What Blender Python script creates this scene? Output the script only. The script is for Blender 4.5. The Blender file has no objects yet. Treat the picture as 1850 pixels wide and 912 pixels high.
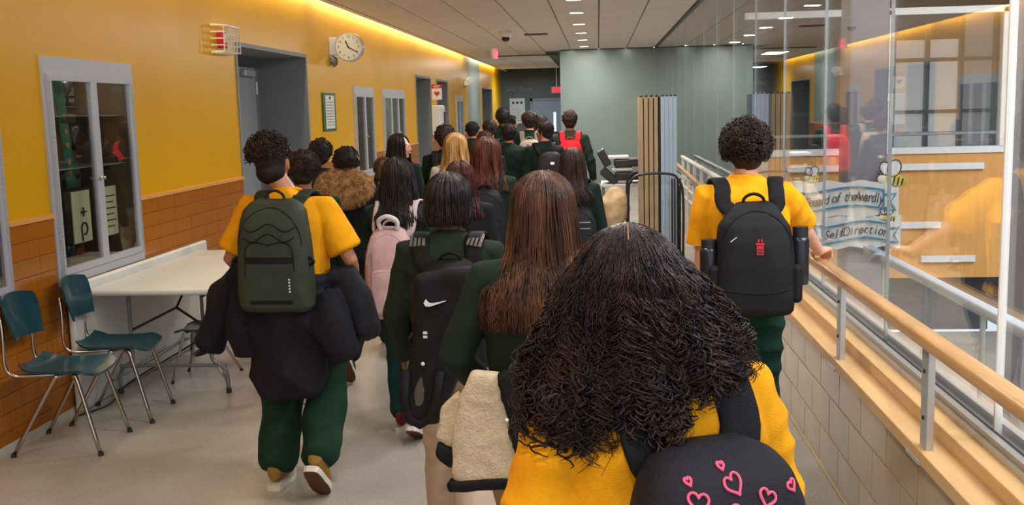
import bpy, bmesh, math, random
import numpy as np
from mathutils import Vector, Matrix, Euler
from mathutils.bvhtree import BVHTree
rnd = random.Random(7)
SC = bpy.context.scene
C = SC.collection
# ---------------------------------------------------------------- camera
cam_d = bpy.data.cameras.new('camera'); cam = bpy.data.objects.new('camera', cam_d); C.objects.link(cam)
F_PX, YAW, PITCH, ROLL = 1897.2, -0.0845, 0.1356, -0.0249
cam_d.sensor_width = 36; cam_d.lens = F_PX*36/1850; cam_d.clip_end = 200; cam_d.clip_start = 0.05
_fw = Vector((math.sin(YAW)*math.cos(PITCH), math.cos(YAW)*math.cos(PITCH), -math.sin(PITCH)))
_rt = Vector((math.cos(YAW), -math.sin(YAW), 0)); _up = _rt.cross(_fw)
_r2 = math.cos(ROLL)*_rt+math.sin(ROLL)*_up; _u2 = -math.sin(ROLL)*_rt+math.cos(ROLL)*_up
_m = Matrix((_r2, _u2, -_fw)).transposed().to_4x4(); _m.translation = (0, 0, 1.8)
cam.matrix_world = _m
SC.camera = cam
# ---------------------------------------------------------------- world, exposure
SC.view_settings.view_transform = 'Standard'; SC.view_settings.look = 'None'
SC.view_settings.gamma = 1; SC.view_settings.use_curve_mapping = False
SC.view_settings.exposure = -0.24
w = bpy.data.worlds.new('world'); SC.world = w; w.use_nodes = True
w.node_tree.nodes['Background'].inputs[0].default_value = (0.82, 0.9, 1.0, 1)
w.node_tree.nodes['Background'].inputs[1].default_value = 1.6
# ---------------------------------------------------------------- room lamps and added fills
def area(name, loc, rot, sx, sy, power, col=(1, .93, .82)):
    l = bpy.data.lights.new(name, 'AREA'); l.shape = 'RECTANGLE'; l.size = sx; l.size_y = sy; l.energy = power; l.color = col
    o = bpy.data.objects.new(name, l); C.objects.link(o); o.location = loc; o.rotation_euler = rot
    return o
XL, ZC, XG = -3.28, 3.084, 1.28
DOWN_Y = (-1.4, .6, 2.6, 4.6, 6.6, 8.2, 9.6, 11, 12.7, 14.45, 16.42, 18.34, 20.26, 22.43)      # the recessed downlights
for y in DOWN_Y:
    area('downlight_lamp', (-.275, y, ZC-.03), (0, 0, 0), .17, .12, 27 if y < 7 else (36 if y < 12 else 62), (1, .97, .92))
for y in (1, 8, 15, 22, 30):          # the light strip in the slot above the yellow wall
    area('cove_strip_light', (XL+.075, y+0.5, ZC+.10), (0, math.radians(6), 0), .05, 6.8, 40, (1, .86, .60))
area('far_wall_strip_light', (.2, 23.45, ZC-.01), (0, 0, 0), 2.0, .05, 55, (1, .95, .82))
area('atrium_daylight', (3.6, 3.2, 5.4), (math.radians(38), 0, 0), 4, 4, 850, (.95, .97, 1))
area('end_lobby_light', (-2.2, 33.5, 2.9), (0, 0, 0), .8, .8, 70, (.85, .93, 1))  # added fill without a fixture, lifts the dark end wall
area('lobby_lamp_light', (-2.0, 28, ZC-.02), (0, 0, 0), .5, 1.2, 90, (1, .95, .88))  # second added fill, no lamp hangs here; brightens the far ceiling and walls
area('case_lamp_light', (XL-.2, 6.63, 2.14), (0, 0, 0), .1, .9, 2.2, (1, .95, .85))  # the case has no lamp; this fill is added to brighten its interior

# ================================================================ helpers
def lin(c):
    return tuple(((x/12.92) if x <= .04045 else ((x+.055)/1.055)**2.4) for x in c)
def rgb(r, g, b): return lin((r/255, g/255, b/255))
MATS = {}
def mat(name, col, rough=.5, metal=0, spec=.5, noise=0, nscale=8, bump=0, bscale=60, stretch=(1, 1, 1), coat=0, col2=None, sheen=0, emit=None, es=1):
    if name in MATS: return MATS[name]
    m = bpy.data.materials.new(name); m.use_nodes = True; nt = m.node_tree; b = nt.nodes['Principled BSDF']
    b.inputs['Base Color'].default_value = (*col, 1); b.inputs['Roughness'].default_value = rough; b.inputs['Metallic'].default_value = metal
    b.inputs['Specular IOR Level'].default_value = spec; b.inputs['Coat Weight'].default_value = coat
    if coat: b.inputs['Coat Roughness'].default_value = .08
    if sheen: b.inputs['Sheen Weight'].default_value = sheen
    if emit: b.inputs['Emission Color'].default_value = (*emit, 1); b.inputs['Emission Strength'].default_value = es
    if noise or bump:
        tc = nt.nodes.new('ShaderNodeTexCoord'); mp = nt.nodes.new('ShaderNodeMapping'); mp.inputs['Scale'].default_value = stretch
        nt.links.new(tc.outputs['Object'], mp.inputs['Vector'])
    if noise:
        n = nt.nodes.new('ShaderNodeTexNoise'); n.inputs['Scale'].default_value = nscale; n.inputs['Detail'].default_value = 4
        nt.links.new(mp.outputs[0], n.inputs['Vector'])
        mx = nt.nodes.new('ShaderNodeMix'); mx.data_type = 'RGBA'
        c2 = col2 if col2 else tuple(x*(1-noise) for x in col)
        mx.inputs[6].default_value = (*c2, 1); mx.inputs[7].default_value = (*(col if col2 else tuple(min(1, x*(1+noise)) for x in col)), 1)
        rp = nt.nodes.new('ShaderNodeMapRange'); rp.inputs[1].default_value = .35; rp.inputs[2].default_value = .65
        nt.links.new(n.outputs[0], rp.inputs[0]); nt.links.new(rp.outputs[0], mx.inputs[0]); nt.links.new(mx.outputs[2], b.inputs['Base Color'])
    if bump:
        n2 = nt.nodes.new('ShaderNodeTexNoise'); n2.inputs['Scale'].default_value = bscale; n2.inputs['Detail'].default_value = 3
        nt.links.new(mp.outputs[0], n2.inputs['Vector'])
        bp = nt.nodes.new('ShaderNodeBump'); bp.inputs['Strength'].default_value = bump; bp.inputs['Distance'].default_value = .01
        nt.links.new(n2.outputs[0], bp.inputs['Height']); nt.links.new(bp.outputs[0], b.inputs['Normal'])
    MATS[name] = m; return m
def glass_mat(name, ior=1.6, tint=(1, 1, 1)):
    m = bpy.data.materials.new(name); m.use_nodes = True; nt = m.node_tree; nt.nodes.clear()
    o = nt.nodes.new('ShaderNodeOutputMaterial'); mx = nt.nodes.new('ShaderNodeMixShader'); t = nt.nodes.new('ShaderNodeBsdfTransparent'); g = nt.nodes.new('ShaderNodeBsdfGlossy')
    fr = nt.nodes.new('ShaderNodeFresnel'); ge = nt.nodes.new('ShaderNodeNewGeometry'); mr = nt.nodes.new('ShaderNodeMapRange')
    mr.inputs[3].default_value = ior; mr.inputs[4].default_value = 1/ior
    nt.links.new(ge.outputs['Backfacing'], mr.inputs[0]); nt.links.new(mr.outputs[0], fr.inputs['IOR'])
    g.inputs['Roughness'].default_value = .004; t.inputs[0].default_value = (*tint, 1); g.inputs['Color'].default_value = (.95, .97, .97, 1)
    nt.links.new(fr.outputs[0], mx.inputs[0]); nt.links.new(t.outputs[0], mx.inputs[1]); nt.links.new(g.outputs[0], mx.inputs[2]); nt.links.new(mx.outputs[0], o.inputs[0])
    return m

class MB:
    def __init__(s): s.v = []; s.f = []
    def add(s, vs, fs):
        n = len(s.v); s.v += [tuple(v) for v in vs]; s.f += [tuple(i+n for i in f) for f in fs]; return s
    def box(s, x0, x1, y0, y1, z0, z1, M=None):
        vs = [(x, y, z) for x in (x0, x1) for y in (y0, y1) for z in (z0, z1)]
        if M is not None: vs = [M @ Vector(v) for v in vs]
        return s.add(vs, [(0, 1, 3, 2), (4, 6, 7, 5), (0, 4, 5, 1), (2, 3, 7, 6), (0, 2, 6, 4), (1, 5, 7, 3)])
    def rbox(s, x0, x1, y0, y1, z0, z1, r=.01, M=None, seg=2):
        bm = bmesh.new(); bmesh.ops.create_cube(bm, size=1)
        for v in bm.verts: v.co = Vector(((x0+x1)/2+v.co.x*(x1-x0), (y0+y1)/2+v.co.y*(y1-y0), (z0+z1)/2+v.co.z*(z1-z0)))
        bmesh.ops.bevel(bm, geom=bm.edges[:], offset=r, segments=seg, affect='EDGES', profile=.5)
        if M is not None: bm.transform(M)
        bm.verts.index_update()
        s.add([v.co[:] for v in bm.verts], [[v.index for v in f.verts] for f in bm.faces]); bm.free(); return s
    def rings(s, rings, closed=True, caps=True):
        n = len(rings[0]); vs = [p for r in rings for p in r]; fs = []
        for i in range(len(rings)-1):
            for j in range(n if closed else n-1):
                k = (j+1) % n; fs.append((i*n+j, i*n+k, (i+1)*n+k, (i+1)*n+j))
        if caps and closed: fs.append(tuple(range(n-1, -1, -1))); fs.append(tuple((len(rings)-1)*n+j for j in range(n)))
        return s.add(vs, fs)
    def tube(s, pts, r, n=10, r2=None, side=None, caps=True, cyclic=False, rnd_end=False, ex=2):
        P = [Vector(p) for p in pts]; K = len(P)
        if not hasattr(r, '__len__'): r = [r]*K
        if r2 is None: r2 = r
        elif not hasattr(r2, '__len__'): r2 = [r2]*K
        r = list(r); r2 = list(r2)
        if rnd_end:
            a = (P[1]-P[0]).normalized(); b = (P[-1]-P[-2]).normalized()
            P = [P[0]-a*r[0]*.8, P[0]-a*r[0]*.5]+P+[P[-1]+b*r[-1]*.5, P[-1]+b*r[-1]*.8]
            r = [r[0]*.4, r[0]*.8]+r+[r[-1]*.8, r[-1]*.4]; r2 = [r2[0]*.4, r2[0]*.8]+r2+[r2[-1]*.8, r2[-1]*.4]; K = len(P)
        prev = None; out = []
        for i in range(K):
            if cyclic: t = P[(i+1) % K]-P[i-1]
            else: t = P[min(i+1, K-1)]-P[max(i-1, 0)]
            if t.length < 1e-9: t = Vector((0, 0, 1))
            t.normalize()
            if side is not None: u = Vector(side)
            elif prev is not None: u = prev
            else: u = Vector((1, 0, 0)) if abs(t.x) < .9 else Vector((0, 1, 0))
            u = u-t*u.dot(t)
            if u.length < 1e-6: u = Vector((0, 1, 0))-t*t.y
            u.normalize(); prev = u; w_ = t.cross(u)
            ring = []
            for j in range(n):
                a = 2*math.pi*j/n; c, q = math.cos(a), math.sin(a)
                if ex != 2: c = math.copysign(abs(c)**(2/ex), c); q = math.copysign(abs(q)**(2/ex), q)
                ring.append(P[i]+u*c*r[i]+w_*q*r2[i])
            out.append(ring)
        if cyclic: out.append(out[0]); return s.rings(out, caps=False)
        return s.rings(out, caps=caps)
    def ell(s, c, r, n=16, m=10, M=None, ex=2):
        rings = []
        for i in range(1, m):
            a = math.pi*i/m; z = -math.cos(a); q = math.sin(a)
            ring = []
            for j in range(n):
                b = 2*math.pi*j/n; x, y = math.cos(b), math.sin(b)
                if ex != 2: x = math.copysign(abs(x)**(2/ex), x); y = math.copysign(abs(y)**(2/ex), y)
                p = Vector((r[0]*q*x, r[1]*q*y, r[2]*z))
                if M is not None: p = M @ p
                ring.append(p+Vector(c))
            rings.append(ring)
        return s.rings(rings)
    def loft(s, secs, n=24):      # secs: z, cx, cy, rx, ry, ex
        rings = []
        for z, cx, cy, rx, ry, ex in secs:
            ring = []
            for j in range(n):
                a = 2*math.pi*j/n; x, y = math.cos(a), math.sin(a)
                if ex != 2: x = math.copysign(abs(x)**(2/ex), x); y = math.copysign(abs(y)**(2/ex), y)
                ring.append((cx+rx*x, cy+ry*y, z))
            rings.append(ring)
        return s.rings(rings)
    def xf(s, M):
        s.v = [tuple(M @ Vector(v)) for v in s.v]; return s
    def mesh(s, name='m'):
        me = bpy.data.meshes.new(name); me.from_pydata(s.v, [], s.f); me.update(); return me
    def build(s, name, m, parent=None, smooth=False, me=None, auto=None):
        me = me or s.mesh(name)
        if smooth or auto is not None:
            me.polygons.foreach_set('use_smooth', [True]*len(me.polygons))
            if auto is not None: me.set_sharp_from_angle(angle=math.radians(auto))
        if m is not None and not me.materials: me.materials.append(m)
        o = bpy.data.objects.new(name, me); C.objects.link(o)
        if parent is not None: o.parent = parent
        return o
def remesh(mb, voxel, smooth=2, disp=None):
    me = mb.mesh('tmp'); o = bpy.data.objects.new('tmp', me); C.objects.link(o)
    md = o.modifiers.new('r', 'REMESH'); md.mode = 'VOXEL'; md.voxel_size = voxel; md.adaptivity = 0
    if smooth:
        s = o.modifiers.new('s', 'SMOOTH'); s.iterations = smooth; s.factor = .5
    dg = bpy.context.evaluated_depsgraph_get()
    out = bpy.data.meshes.new_from_object(o.evaluated_get(dg))
    bpy.data.objects.remove(o); bpy.data.meshes.remove(me)
    n = len(out.vertices)
    if disp and n:
        co = np.empty(n*3); out.vertices.foreach_get('co', co); co = co.reshape(-1, 3)
        no = np.empty(n*3); out.vertex_normals.foreach_get('vector', no); no = no.reshape(-1, 3)
        co = co+no*disp(co, no)[:, None]; out.vertices.foreach_set('co', co.ravel()); out.update()
    return out
def folds(amp, freq, seed, squash=(1, 1, 1)):
    """cloth folds / lumps: a sum of warped sine waves along the normal"""
    rs = np.random.RandomState(seed); D = rs.normal(size=(9, 3)); D /= np.linalg.norm(D, axis=1)[:, None]; D *= np.array(squash); ph = rs.uniform(0, 6.28, 9); fr = freq*rs.uniform(.6, 1.9, 9)
    def f(co, no):
        w = co.copy(); q = np.zeros(len(co))
        for k in range(9):
            w = w+.012*np.sin(w[:, [1, 2, 0]]*freq*.8+ph[k])
            q += np.sin(w @ D[k]*fr[k]+ph[k])/9*1.6
        return amp*(1-np.abs(q)*1.6)
    return f
def strands(paths, radii, sides=3, flat=1.0):
    """many tapering tubes as one mesh; paths (N,K,3), radii (N,K)"""
    N, K, _ = paths.shape
    t = np.gradient(paths, axis=1); t /= np.linalg.norm(t, axis=2)[..., None]+1e-9
    ref = np.array([.31, .9, .3]); u = np.cross(t, ref); u /= np.linalg.norm(u, axis=2)[..., None]+1e-9; w_ = np.cross(t, u)
    V = np.empty((N, K, sides, 3))
    for j in range(sides):
        a = 2*math.pi*j/sides
        V[:, :, j] = paths+(u*math.cos(a)+w_*math.sin(a)*flat)*radii[..., None]
    idx = np.arange(N*K*sides).reshape(N, K, sides)
    a = idx[:, :-1, :]; b = idx[:, 1:, :]
    F = np.stack([a, np.roll(a, -1, 2), np.roll(b, -1, 2), b], -1).reshape(-1, 4)
    me = bpy.data.meshes.new('strands'); nv = N*K*sides; nf = len(F)
    me.vertices.add(nv); me.vertices.foreach_set('co', V.ravel())
    me.loops.add(nf*4); me.loops.foreach_set('vertex_index', F.ravel().astype(np.int32))
    me.polygons.add(nf); me.polygons.foreach_set('loop_start', np.arange(0, nf*4, 4, dtype=np.int32))
    me.update(calc_edges=True); me.polygons.foreach_set('use_smooth', [True]*nf)
    return me
def tag(o, label=None, cat=None, group=None, kind=None):
    if label: o['label'] = label
    if cat: o['category'] = cat
    if group: o['group'] = group
    if kind: o['kind'] = kind
    return o
def empty(name, loc, rz=0, **k):
    o = bpy.data.objects.new(name, None); C.objects.link(o); o.location = loc; o.rotation_euler = (0, 0, rz); o.empty_display_size = .1
    return tag(o, **k)
def structure(o): o['kind'] = 'structure'; return o
def text(name, body, size, loc, rot, m, parent=None, ext=.001, align='CENTER', shear=0, sx=1):
    c = bpy.data.curves.new(name, 'FONT'); c.body = body; c.size = size; c.extrude = ext; c.align_x = align; c.align_y = 'CENTER'; c.shear = shear; c.resolution_u = 3
    c.materials.append(m); q = bpy.data.objects.new(name, c); C.objects.link(q); me = bpy.data.meshes.new_from_object(q.evaluated_get(bpy.context.evaluated_depsgraph_get())); bpy.data.objects.remove(q)
    o = bpy.data.objects.new(name, me); C.objects.link(o); o.location = loc; o.rotation_euler = rot; o.scale = (sx, 1, 1)
    if parent: o.parent = parent
    return o
def arc(c, r, a0, a1, n, ax='xz'):
    out = []
    for i in range(n+1):
        a = math.radians(a0+(a1-a0)*i/n); p = [c[0], c[1], c[2]]
        p['xyz'.index(ax[0])] += r*math.cos(a); p['xyz'.index(ax[1])] += r*math.sin(a); out.append(tuple(p))
    return out
def smooth_path(pts, k=6):
    P = [Vector(p) for p in pts]; P = [P[0]*2-P[1]]+P+[P[-1]*2-P[-2]]; out = []
    for i in range(1, len(P)-2):
        for j in range(k):
            t = j/k; a, b, c, d = P[i-1], P[i], P[i+1], P[i+2]
            out.append(.5*((2*b)+(c-a)*t+(2*a-5*b+4*c-d)*t*t+(3*b-a-3*c+d)*t**3))
    out.append(P[-2]); return out

# ================================================================ materials
m_yellow = mat('yellow_wall', rgb(220, 164, 0), .32, noise=.05, nscale=.9, bump=.02, bscale=3, spec=.18)
m_tile = mat('amber_tile', rgb(168, 98, 18), .25, noise=.14, nscale=5, stretch=(1, 9, .35), spec=.3, coat=.08)
m_grout = mat('pale_grout', rgb(214, 170, 120), .7)
m_ledge = mat('tile_cap', rgb(222, 160, 92), .35)
m_grey = mat('grey_paint', rgb(122, 127, 130), .5, noise=.03, nscale=2)
m_greyd = mat('grey_door', rgb(136, 144, 150), .45)
m_wallgrey = mat('grey_green_wall', rgb(122, 136, 132), .38, noise=.05, nscale=1.2, bump=.05, bscale=4)
m_end = mat('slate_wall', rgb(78, 90, 98), .5)
m_frame = mat('brushed_frame', rgb(178, 180, 190), .45, metal=.1)
m_alu = mat('aluminium', rgb(190, 192, 192), .35, metal=.6)
m_white = mat('white_paint', rgb(225, 225, 222), .5)
m_black = mat('black_rubber', (.012, .012, .013), .5)
m_ctile = mat('ceiling_tile', rgb(226, 220, 214), .8, noise=.04, nscale=2, bump=.15, bscale=180)
m_cgrid = mat('ceiling_grid', rgb(80, 76, 72), .6)
m_base = mat('pale_base', rgb(200, 196, 186), .5)
m_glass = glass_mat('pane_glass', 1.62)
m_caseglass = glass_mat('case_glass', 1.45, (.9, .92, .92))
m_beige = mat('beige_tile', rgb(158, 138, 104), .18, noise=.08, nscale=3, coat=.15, spec=.35)
m_beigeg = mat('beige_grout', rgb(186, 168, 134), .6)
m_tan = mat('tan_trim', rgb(196, 156, 104), .4, noise=.1, nscale=6, stretch=(4, .5, 4))
m_wood = mat('handrail_wood', rgb(190, 146, 94), .35, noise=.12, nscale=10, stretch=(4, .4, 4))
m_orange = mat('orange_panel', rgb(214, 156, 84), .6, noise=.06, nscale=4, stretch=(6, 6, .6))
m_paper = mat('paper', rgb(214, 212, 205), .7, noise=.04, nscale=12)
m_ink = mat('dark_ink', rgb(45, 42, 50), .7); m_blueink = mat('blue_ink', rgb(50, 130, 168), .6)
m_red = mat('red_paint', rgb(196, 30, 42), .5)
m_chrome = mat('chrome', rgb(185, 176, 168), .18, metal=1)
m_teal = mat('teal_plastic', rgb(16, 62, 74), .28, noise=.1, nscale=90, coat=.3)
m_tabletop = mat('table_plastic', rgb(206, 206, 202), .42, bump=.04, bscale=220, noise=.02)
m_steelgrey = mat('grey_enamel', rgb(120, 122, 126), .4, metal=.3)
def floor_mat():
    m = mat('terrazzo', rgb(168, 160, 150), .24, noise=.07, nscale=1.5, spec=.5); nt = m.node_tree; b = nt.nodes['Principled BSDF']
    base = b.inputs['Base Color'].links[0].from_socket
    v = nt.nodes.new('ShaderNodeTexNoise'); v.inputs['Scale'].default_value = 90; v.inputs['Detail'].default_value = 2
    tc = nt.nodes.new('ShaderNodeTexCoord'); nt.links.new(tc.outputs['Object'], v.inputs['Vector'])
    r = nt.nodes.new('ShaderNodeMapRange'); r.inputs[1].default_value = .3; r.inputs[2].default_value = .7; r.inputs[3].default_value = .80; r.inputs[4].default_value = 1.16
    nt.links.new(v.outputs[0], r.inputs[0])
    x = nt.nodes.new('ShaderNodeVectorMath'); x.operation = 'SCALE'; nt.links.new(base, x.inputs[0]); nt.links.new(r.outputs[0], x.inputs['Scale']); nt.links.new(x.outputs[0], b.inputs['Base Color'])
    n = nt.nodes.new('ShaderNodeTexNoise'); n.inputs['Scale'].default_value = .8; nt.links.new(tc.outputs['Object'], n.inputs['Vector'])
    r2 = nt.nodes.new('ShaderNodeMapRange'); r2.inputs[3].default_value = .17; r2.inputs[4].default_value = .36; nt.links.new(n.outputs[0], r2.inputs[0]); nt.links.new(r2.outputs[0], b.inputs['Roughness'])
    return m
m_floor = floor_mat()

# ================================================================ the setting
structure(MB().box(XL-.7, XG+.1, -4, 37, -.12, 0).build('floor', m_floor))
# left wall: yellow above, cut by cases and door openings
OPEN = [(4.30, 5.54, .80, 2.18), (6.03, 7.24, .80, 2.18), (9.46, 11.80, 0, 2.46), (14.04, 15.27, .9, 2.16), (15.95, 17.75, .9, 2.16),
        (18.97, 20.68, 0, 2.45), (21.46, 23.04, 0, 2.44), (24.30, 25.60, .9, 2.15), (29.88, 32.69, 0, 2.44)]
ZW = 1.225
wl = MB(); wl2 = MB(); y = -4.
for (a, b, z0, z1) in OPEN+[(37, 37, 0, 0)]:
    for (p, q, bb) in ((y, min(a, 26.62), wl), (max(y, 26.62), min(a, 29.4), wl2), (max(y, 29.4), a, wl)):
        if q > p: bb.box(XL-.5, XL, p, q, 0, 3.3)
    if b > a:
        wl.box(XL-.5, XL, a, b, z1, 3.3)
        if z0 > 0: wl.box(XL-.5, XL, a, b, 0, z0)
    y = b
WL = structure(wl.build('wall_left', m_yellow))
structure(wl2.build('wall_left_grey', m_wallgrey)).name = 'wall_left_grey'
# wainscot tiles
tiles_far = MB(); tb = MB(); TW, TH = .305, .1015
tme = MB().rbox(0, .008, .0015, TW-.0015, .0015, TH-.0015, r=.002, seg=1).mesh('tile'); tme.materials.append(m_tile)
def seg_ok(y0):
    return True
segs = []; y = 1.76
for (a, b, z0, z1) in OPEN+[(36, 36, 0, 0)]:
    if a > y: segs.append((y, a, ZW))
    if z0 > 0: segs.append((a, b, z0))
    y = b
ntile = 0
grout = MB(); cap = MB()
for (a, b, zt) in segs:
    if a > 26.6: pass
    grout.box(XL, XL+.003, a, b, .05, min(zt, ZW))
    if zt == ZW: cap.box(XL, XL+.022, a, b, ZW-.006, ZW+.02)
    rows = int(round((min(zt, ZW)-.0)/TH)); y = a
    while y < b-.02:
        wdt = min(TW, b-y)
        for r in range(rows):
            z = r*TH
            if y > 4.19 and b < 14.1 and ntile < 290:
                o = bpy.data.objects.new('tile', tme); C.objects.link(o); o.parent = WL; o.location = (XL+.002+rnd.uniform(0, .0012), y, z); o.scale = (1, wdt/TW, 1); ntile += 1
            else: tiles_far.box(XL, XL+.009, y+.0015, y+wdt-.0015, z+.0015, z+TH-.0015)
        y += TW
o = tiles_far.build('tile_run', m_tile, WL); o['kind'] = 'stuff'
grout.build('grout', m_grout, WL); cap.build('tile_cap', m_ledge, WL)
bb = MB()
for (a, b, zt) in segs: bb.box(XL, XL+.014, a, b, 0, .035)
structure(bb.build('baseboard_left', m_base))
# door alcoves
def alcove(i, y0, y1, z1, depth=.55):
    g = MB(); X0 = XL-depth
    g.box(X0-.03, XL-.001, y1-.03, y1, 0, z1); g.box(X0-.03, XL-.001, y0, y0+.03, 0, z1); g.box(X0-.03, XL-.001, y0, y1, z1-.03, z1); g.box(X0-.06, X0, y0, y1, 0, z1)
    g.box(XL-.002, XL+.012, y1-.03, y1+.01, 0, z1+.01); g.box(XL-.002, XL+.012, y0-.01, y0+.03, 0, z1-.03); g.box(XL-.002, XL+.012, y0-.01, y1-.03, z1-.03, z1+.01)
    s = structure(g.build('trim_%d' % i, m_grey))
    d = MB(); d.rbox(X0, X0+.045, y0+.1, y1-.28, .01, z1-.14, r=.004)
    door = structure(d.build('door_%d' % i, m_greyd)); 
    for z in (.35, 1.3, 2.1):
        h = MB(); h.tube([(X0+.055, y1-.27, z-.07), (X0+.055, y1-.27, z+.07)], .012, 8)
        for k in range(4): h.box(X0+.045, X0+.058, y1-.30, y1-.235, z-.065+k*.035, z-.045+k*.035)
        h.build('hinge', m_alu, door)
    h = MB(); h.tube([(X0+.05, y0+.2, 1.0), (X0+.1, y0+.2, 1.0), (X0+.1, y0+.32, 1.0)], .011, 8); h.build('door_handle', m_chrome, door)
    c = MB(); c.rbox(X0+.045, X0+.10, y1-.75, y1-.4, z1-.24, z1-.17, r=.01); c.build('door_closer', m_alu, door)
alcove(1, 9.46, 11.80, 2.46); alcove(2, 18.97, 20.68, 2.45); alcove(3, 21.46, 23.04, 2.44); alcove(4, 29.88, 32.69, 2.44)
# display cases set into the wall
def case(y0, y1, z0, z1, label, ndoor=2, deep=.42):
    r = empty('display_case', (XL, y0, z0), label=label, cat='display case'); L = y1-y0; H = z1-z0; fw = .06
    b = MB(); b.box(-deep, 0, 0.01, L-.01, .0, .012); b.box(-deep, 0, .01, L-.01, H-.012, H); b.box(-deep, 0, 0.01, .022, 0, H); b.box(-deep, 0, L-.022, L-.01, 0, H); b.box(-deep-.012, -deep, .01, L-.01, 0, H)
    b.build('cabinet_box', mat('case_lining', rgb(116, 92, 66), .6, noise=.1, nscale=4), r)
    f = MB(); f.box(-.02, .018, 0, L, 0, fw); f.box(-.02, .018, 0, L, H-.1, H); f.box(-.02, .018, 0, fw*.6, fw, H-.1); f.box(-.02, .018, L-fw*.6, L, fw, H-.1)
    f.build('frame', m_frame, r)
    dw = (L-fw*1.2)/ndoor
    for k in range(ndoor):
        ya = fw*.6+k*dw; d = MB(); s = .042; za, zb = fw, H-.1
        d.box(.0, .03, ya, ya+s, za, zb); d.box(.0, .03, ya+dw-s, ya+dw, za, zb); d.box(.0, .03, ya+s, ya+dw-s, za, za+s); d.box(.0, .03, ya+s, ya+dw-s, zb-s, zb)
        dd = d.build('door', m_frame, r)
        MB().box(.010, .016, ya+s, ya+dw-s, za+s, zb-s).build('glass_pane', m_caseglass, dd)
        yk = ya+dw-s/2 if k == 0 else ya+s/2
        MB().ell((.045, yk, H*.45), (.014, .012, .012), 10, 6).build('knob', m_chrome, dd, smooth=True)
        h = MB(); yh = ya+.006 if k == 0 else ya+dw-.006
        n = int((zb-za)/.026)
        for j in range(n): h.tube([(.033, yh, za+j*.026), (.033, yh, za+j*.026+.018)], .008, 6)
        if k != 1 or ndoor == 2: h.build('hinge', m_alu, dd)
    for z in (.5*H, .74*H): MB().box(-deep, -.06, .03, L-.03, z, z+.008).build('shelf', mat('shelf_glass', rgb(150, 150, 140), .2), r)
    return r
case(4.30, 5.54, .80, 2.18, 'metal-framed glass display case cut off by the photo edge, behind the nearest teal chair')
c1 = case(6.03, 7.24, .80, 2.18, 'metal-framed glass display case with green sash and cream signs above folding table')
case(14.04, 15.27, .9, 2.16, 'narrow two-door glass display case next to the framed green notice')
case(15.95, 17.75, .9, 2.16, 'three-door glass display case just before the second door opening', 3)
case(24.30, 25.60, .9, 2.15, 'small distant glass display case beyond the white defibrillator cabinet')
# contents of the main case
m_sash = mat('green_satin', rgb(22, 112, 92), .4, noise=.2, nscale=9)
s = empty('sash', (XL-.2, 6.45, 1.2), label='green satin sash with gold emblems hanging inside the near display case', cat='sash')
b = MB(); pa = [(0, .10, .93), (0, .0, .75), (.0, -.04, .5), (0, -.02, .22)]; pb = [(0.02, .10, .93), (0.02, .14, .7), (.02, .17, .5), (.02, .2, .16)]
b.tube(smooth_path(pa), .05, 8, .008, side=(0, 1, 0)).tube(smooth_path(pb), .065, 8, .008, side=(0, 1, 0)); b.build('ribbon', m_sash, s, smooth=True)
for z in (.62, .53, .44, .33, .26): MB().tube([(.026, .165+(.4-z)*.06, z), (.036, .165+(.4-z)*.06, z)], .02, 10).build('emblem', mat('gold', rgb(190, 150, 70), .4), s)
for k, (yy, lab, wd) in enumerate([(6.50, 'cream card with a black curl drawing standing inside the near display case', .24), (6.87, 'cream card with handwritten lines standing inside the near display case', .26)]):
    s = empty('card', (XL-.12, yy, .98), label=lab, cat='card')
    MB().rbox(0, .012, 0, wd, .02, .36, r=.005).build('sheet', mat('cream_card', rgb(218, 214, 170), .6), s)
    if k == 0:
        b = MB(); b.tube([(.016, .10, .03)]+arc((.016, .13, .11), .04, 200, -100, 12, 'yz'), .006, 6); b.tube([(.016, .1, .22), (.016, .16, .22)], .008, 6); b.tube([(.016, .13, .25), (.016, .13, .19)], .006, 6); b.build('drawing', m_ink, s)
    else:
        for j in range(6): MB().box(.012, .014, .03, .2+.03*(j % 2), .08+j*.042, .088+j*.042).build('writing_line', m_ink, s)
s = empty('plaque', (XL-.25, 6.44, .98), label='dark green board standing at the near end inside the display case', cat='plaque'); MB().rbox(0, .02, 0, .2, 0.02, .4, r=.004).build('board', mat('dkgreen_board', rgb(20, 44, 44), .4), s)
rr = random.Random(3)
for k, (yy, zz, nm) in enumerate([(6.44, 1.98, 'topmost small silver trophy by the hinge in the display case'), (6.76, 1.97, 'small dark trophy beside the top of the green sash'), (6.80, 1.68, 'dark winged trophy midway up right of the green sash'), (6.62, .90, 'clear glass award at the floor of the near display case'), (6.66, 1.49+.03, 'little bronze figure trophy near the case middle stile')]):
    if k == 4: continue
    s = empty('trophy', (XL-.22, yy, zz-.08), label=nm, cat='trophy')
    MB().rbox(-.04, .04, -.045, .045, 0, .03, r=.005).build('base', m_black, s)
    MB().loft([(.03, 0, 0, .012, .012, 2), (.07, 0, 0, .01, .01, 2), (.1, 0, 0, .03, .03, 2), (.15, 0, 0, .04, .04, 2), (.17, 0, 0, .034, .034, 2)], 12).build('cup', mat('pewter', rgb(120, 120, 130), .3, metal=.8), s, smooth=True)
    for sgn in (-1, 1): MB().tube(arc((0, sgn*.04, .13), .025, -90, 90, 6, 'yz') if sgn > 0 else arc((0, -.04, .13), .025, 90, 270, 6, 'yz'), .004, 6).build('handle', mat('pewter', (0, 0, 0)), s)
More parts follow.
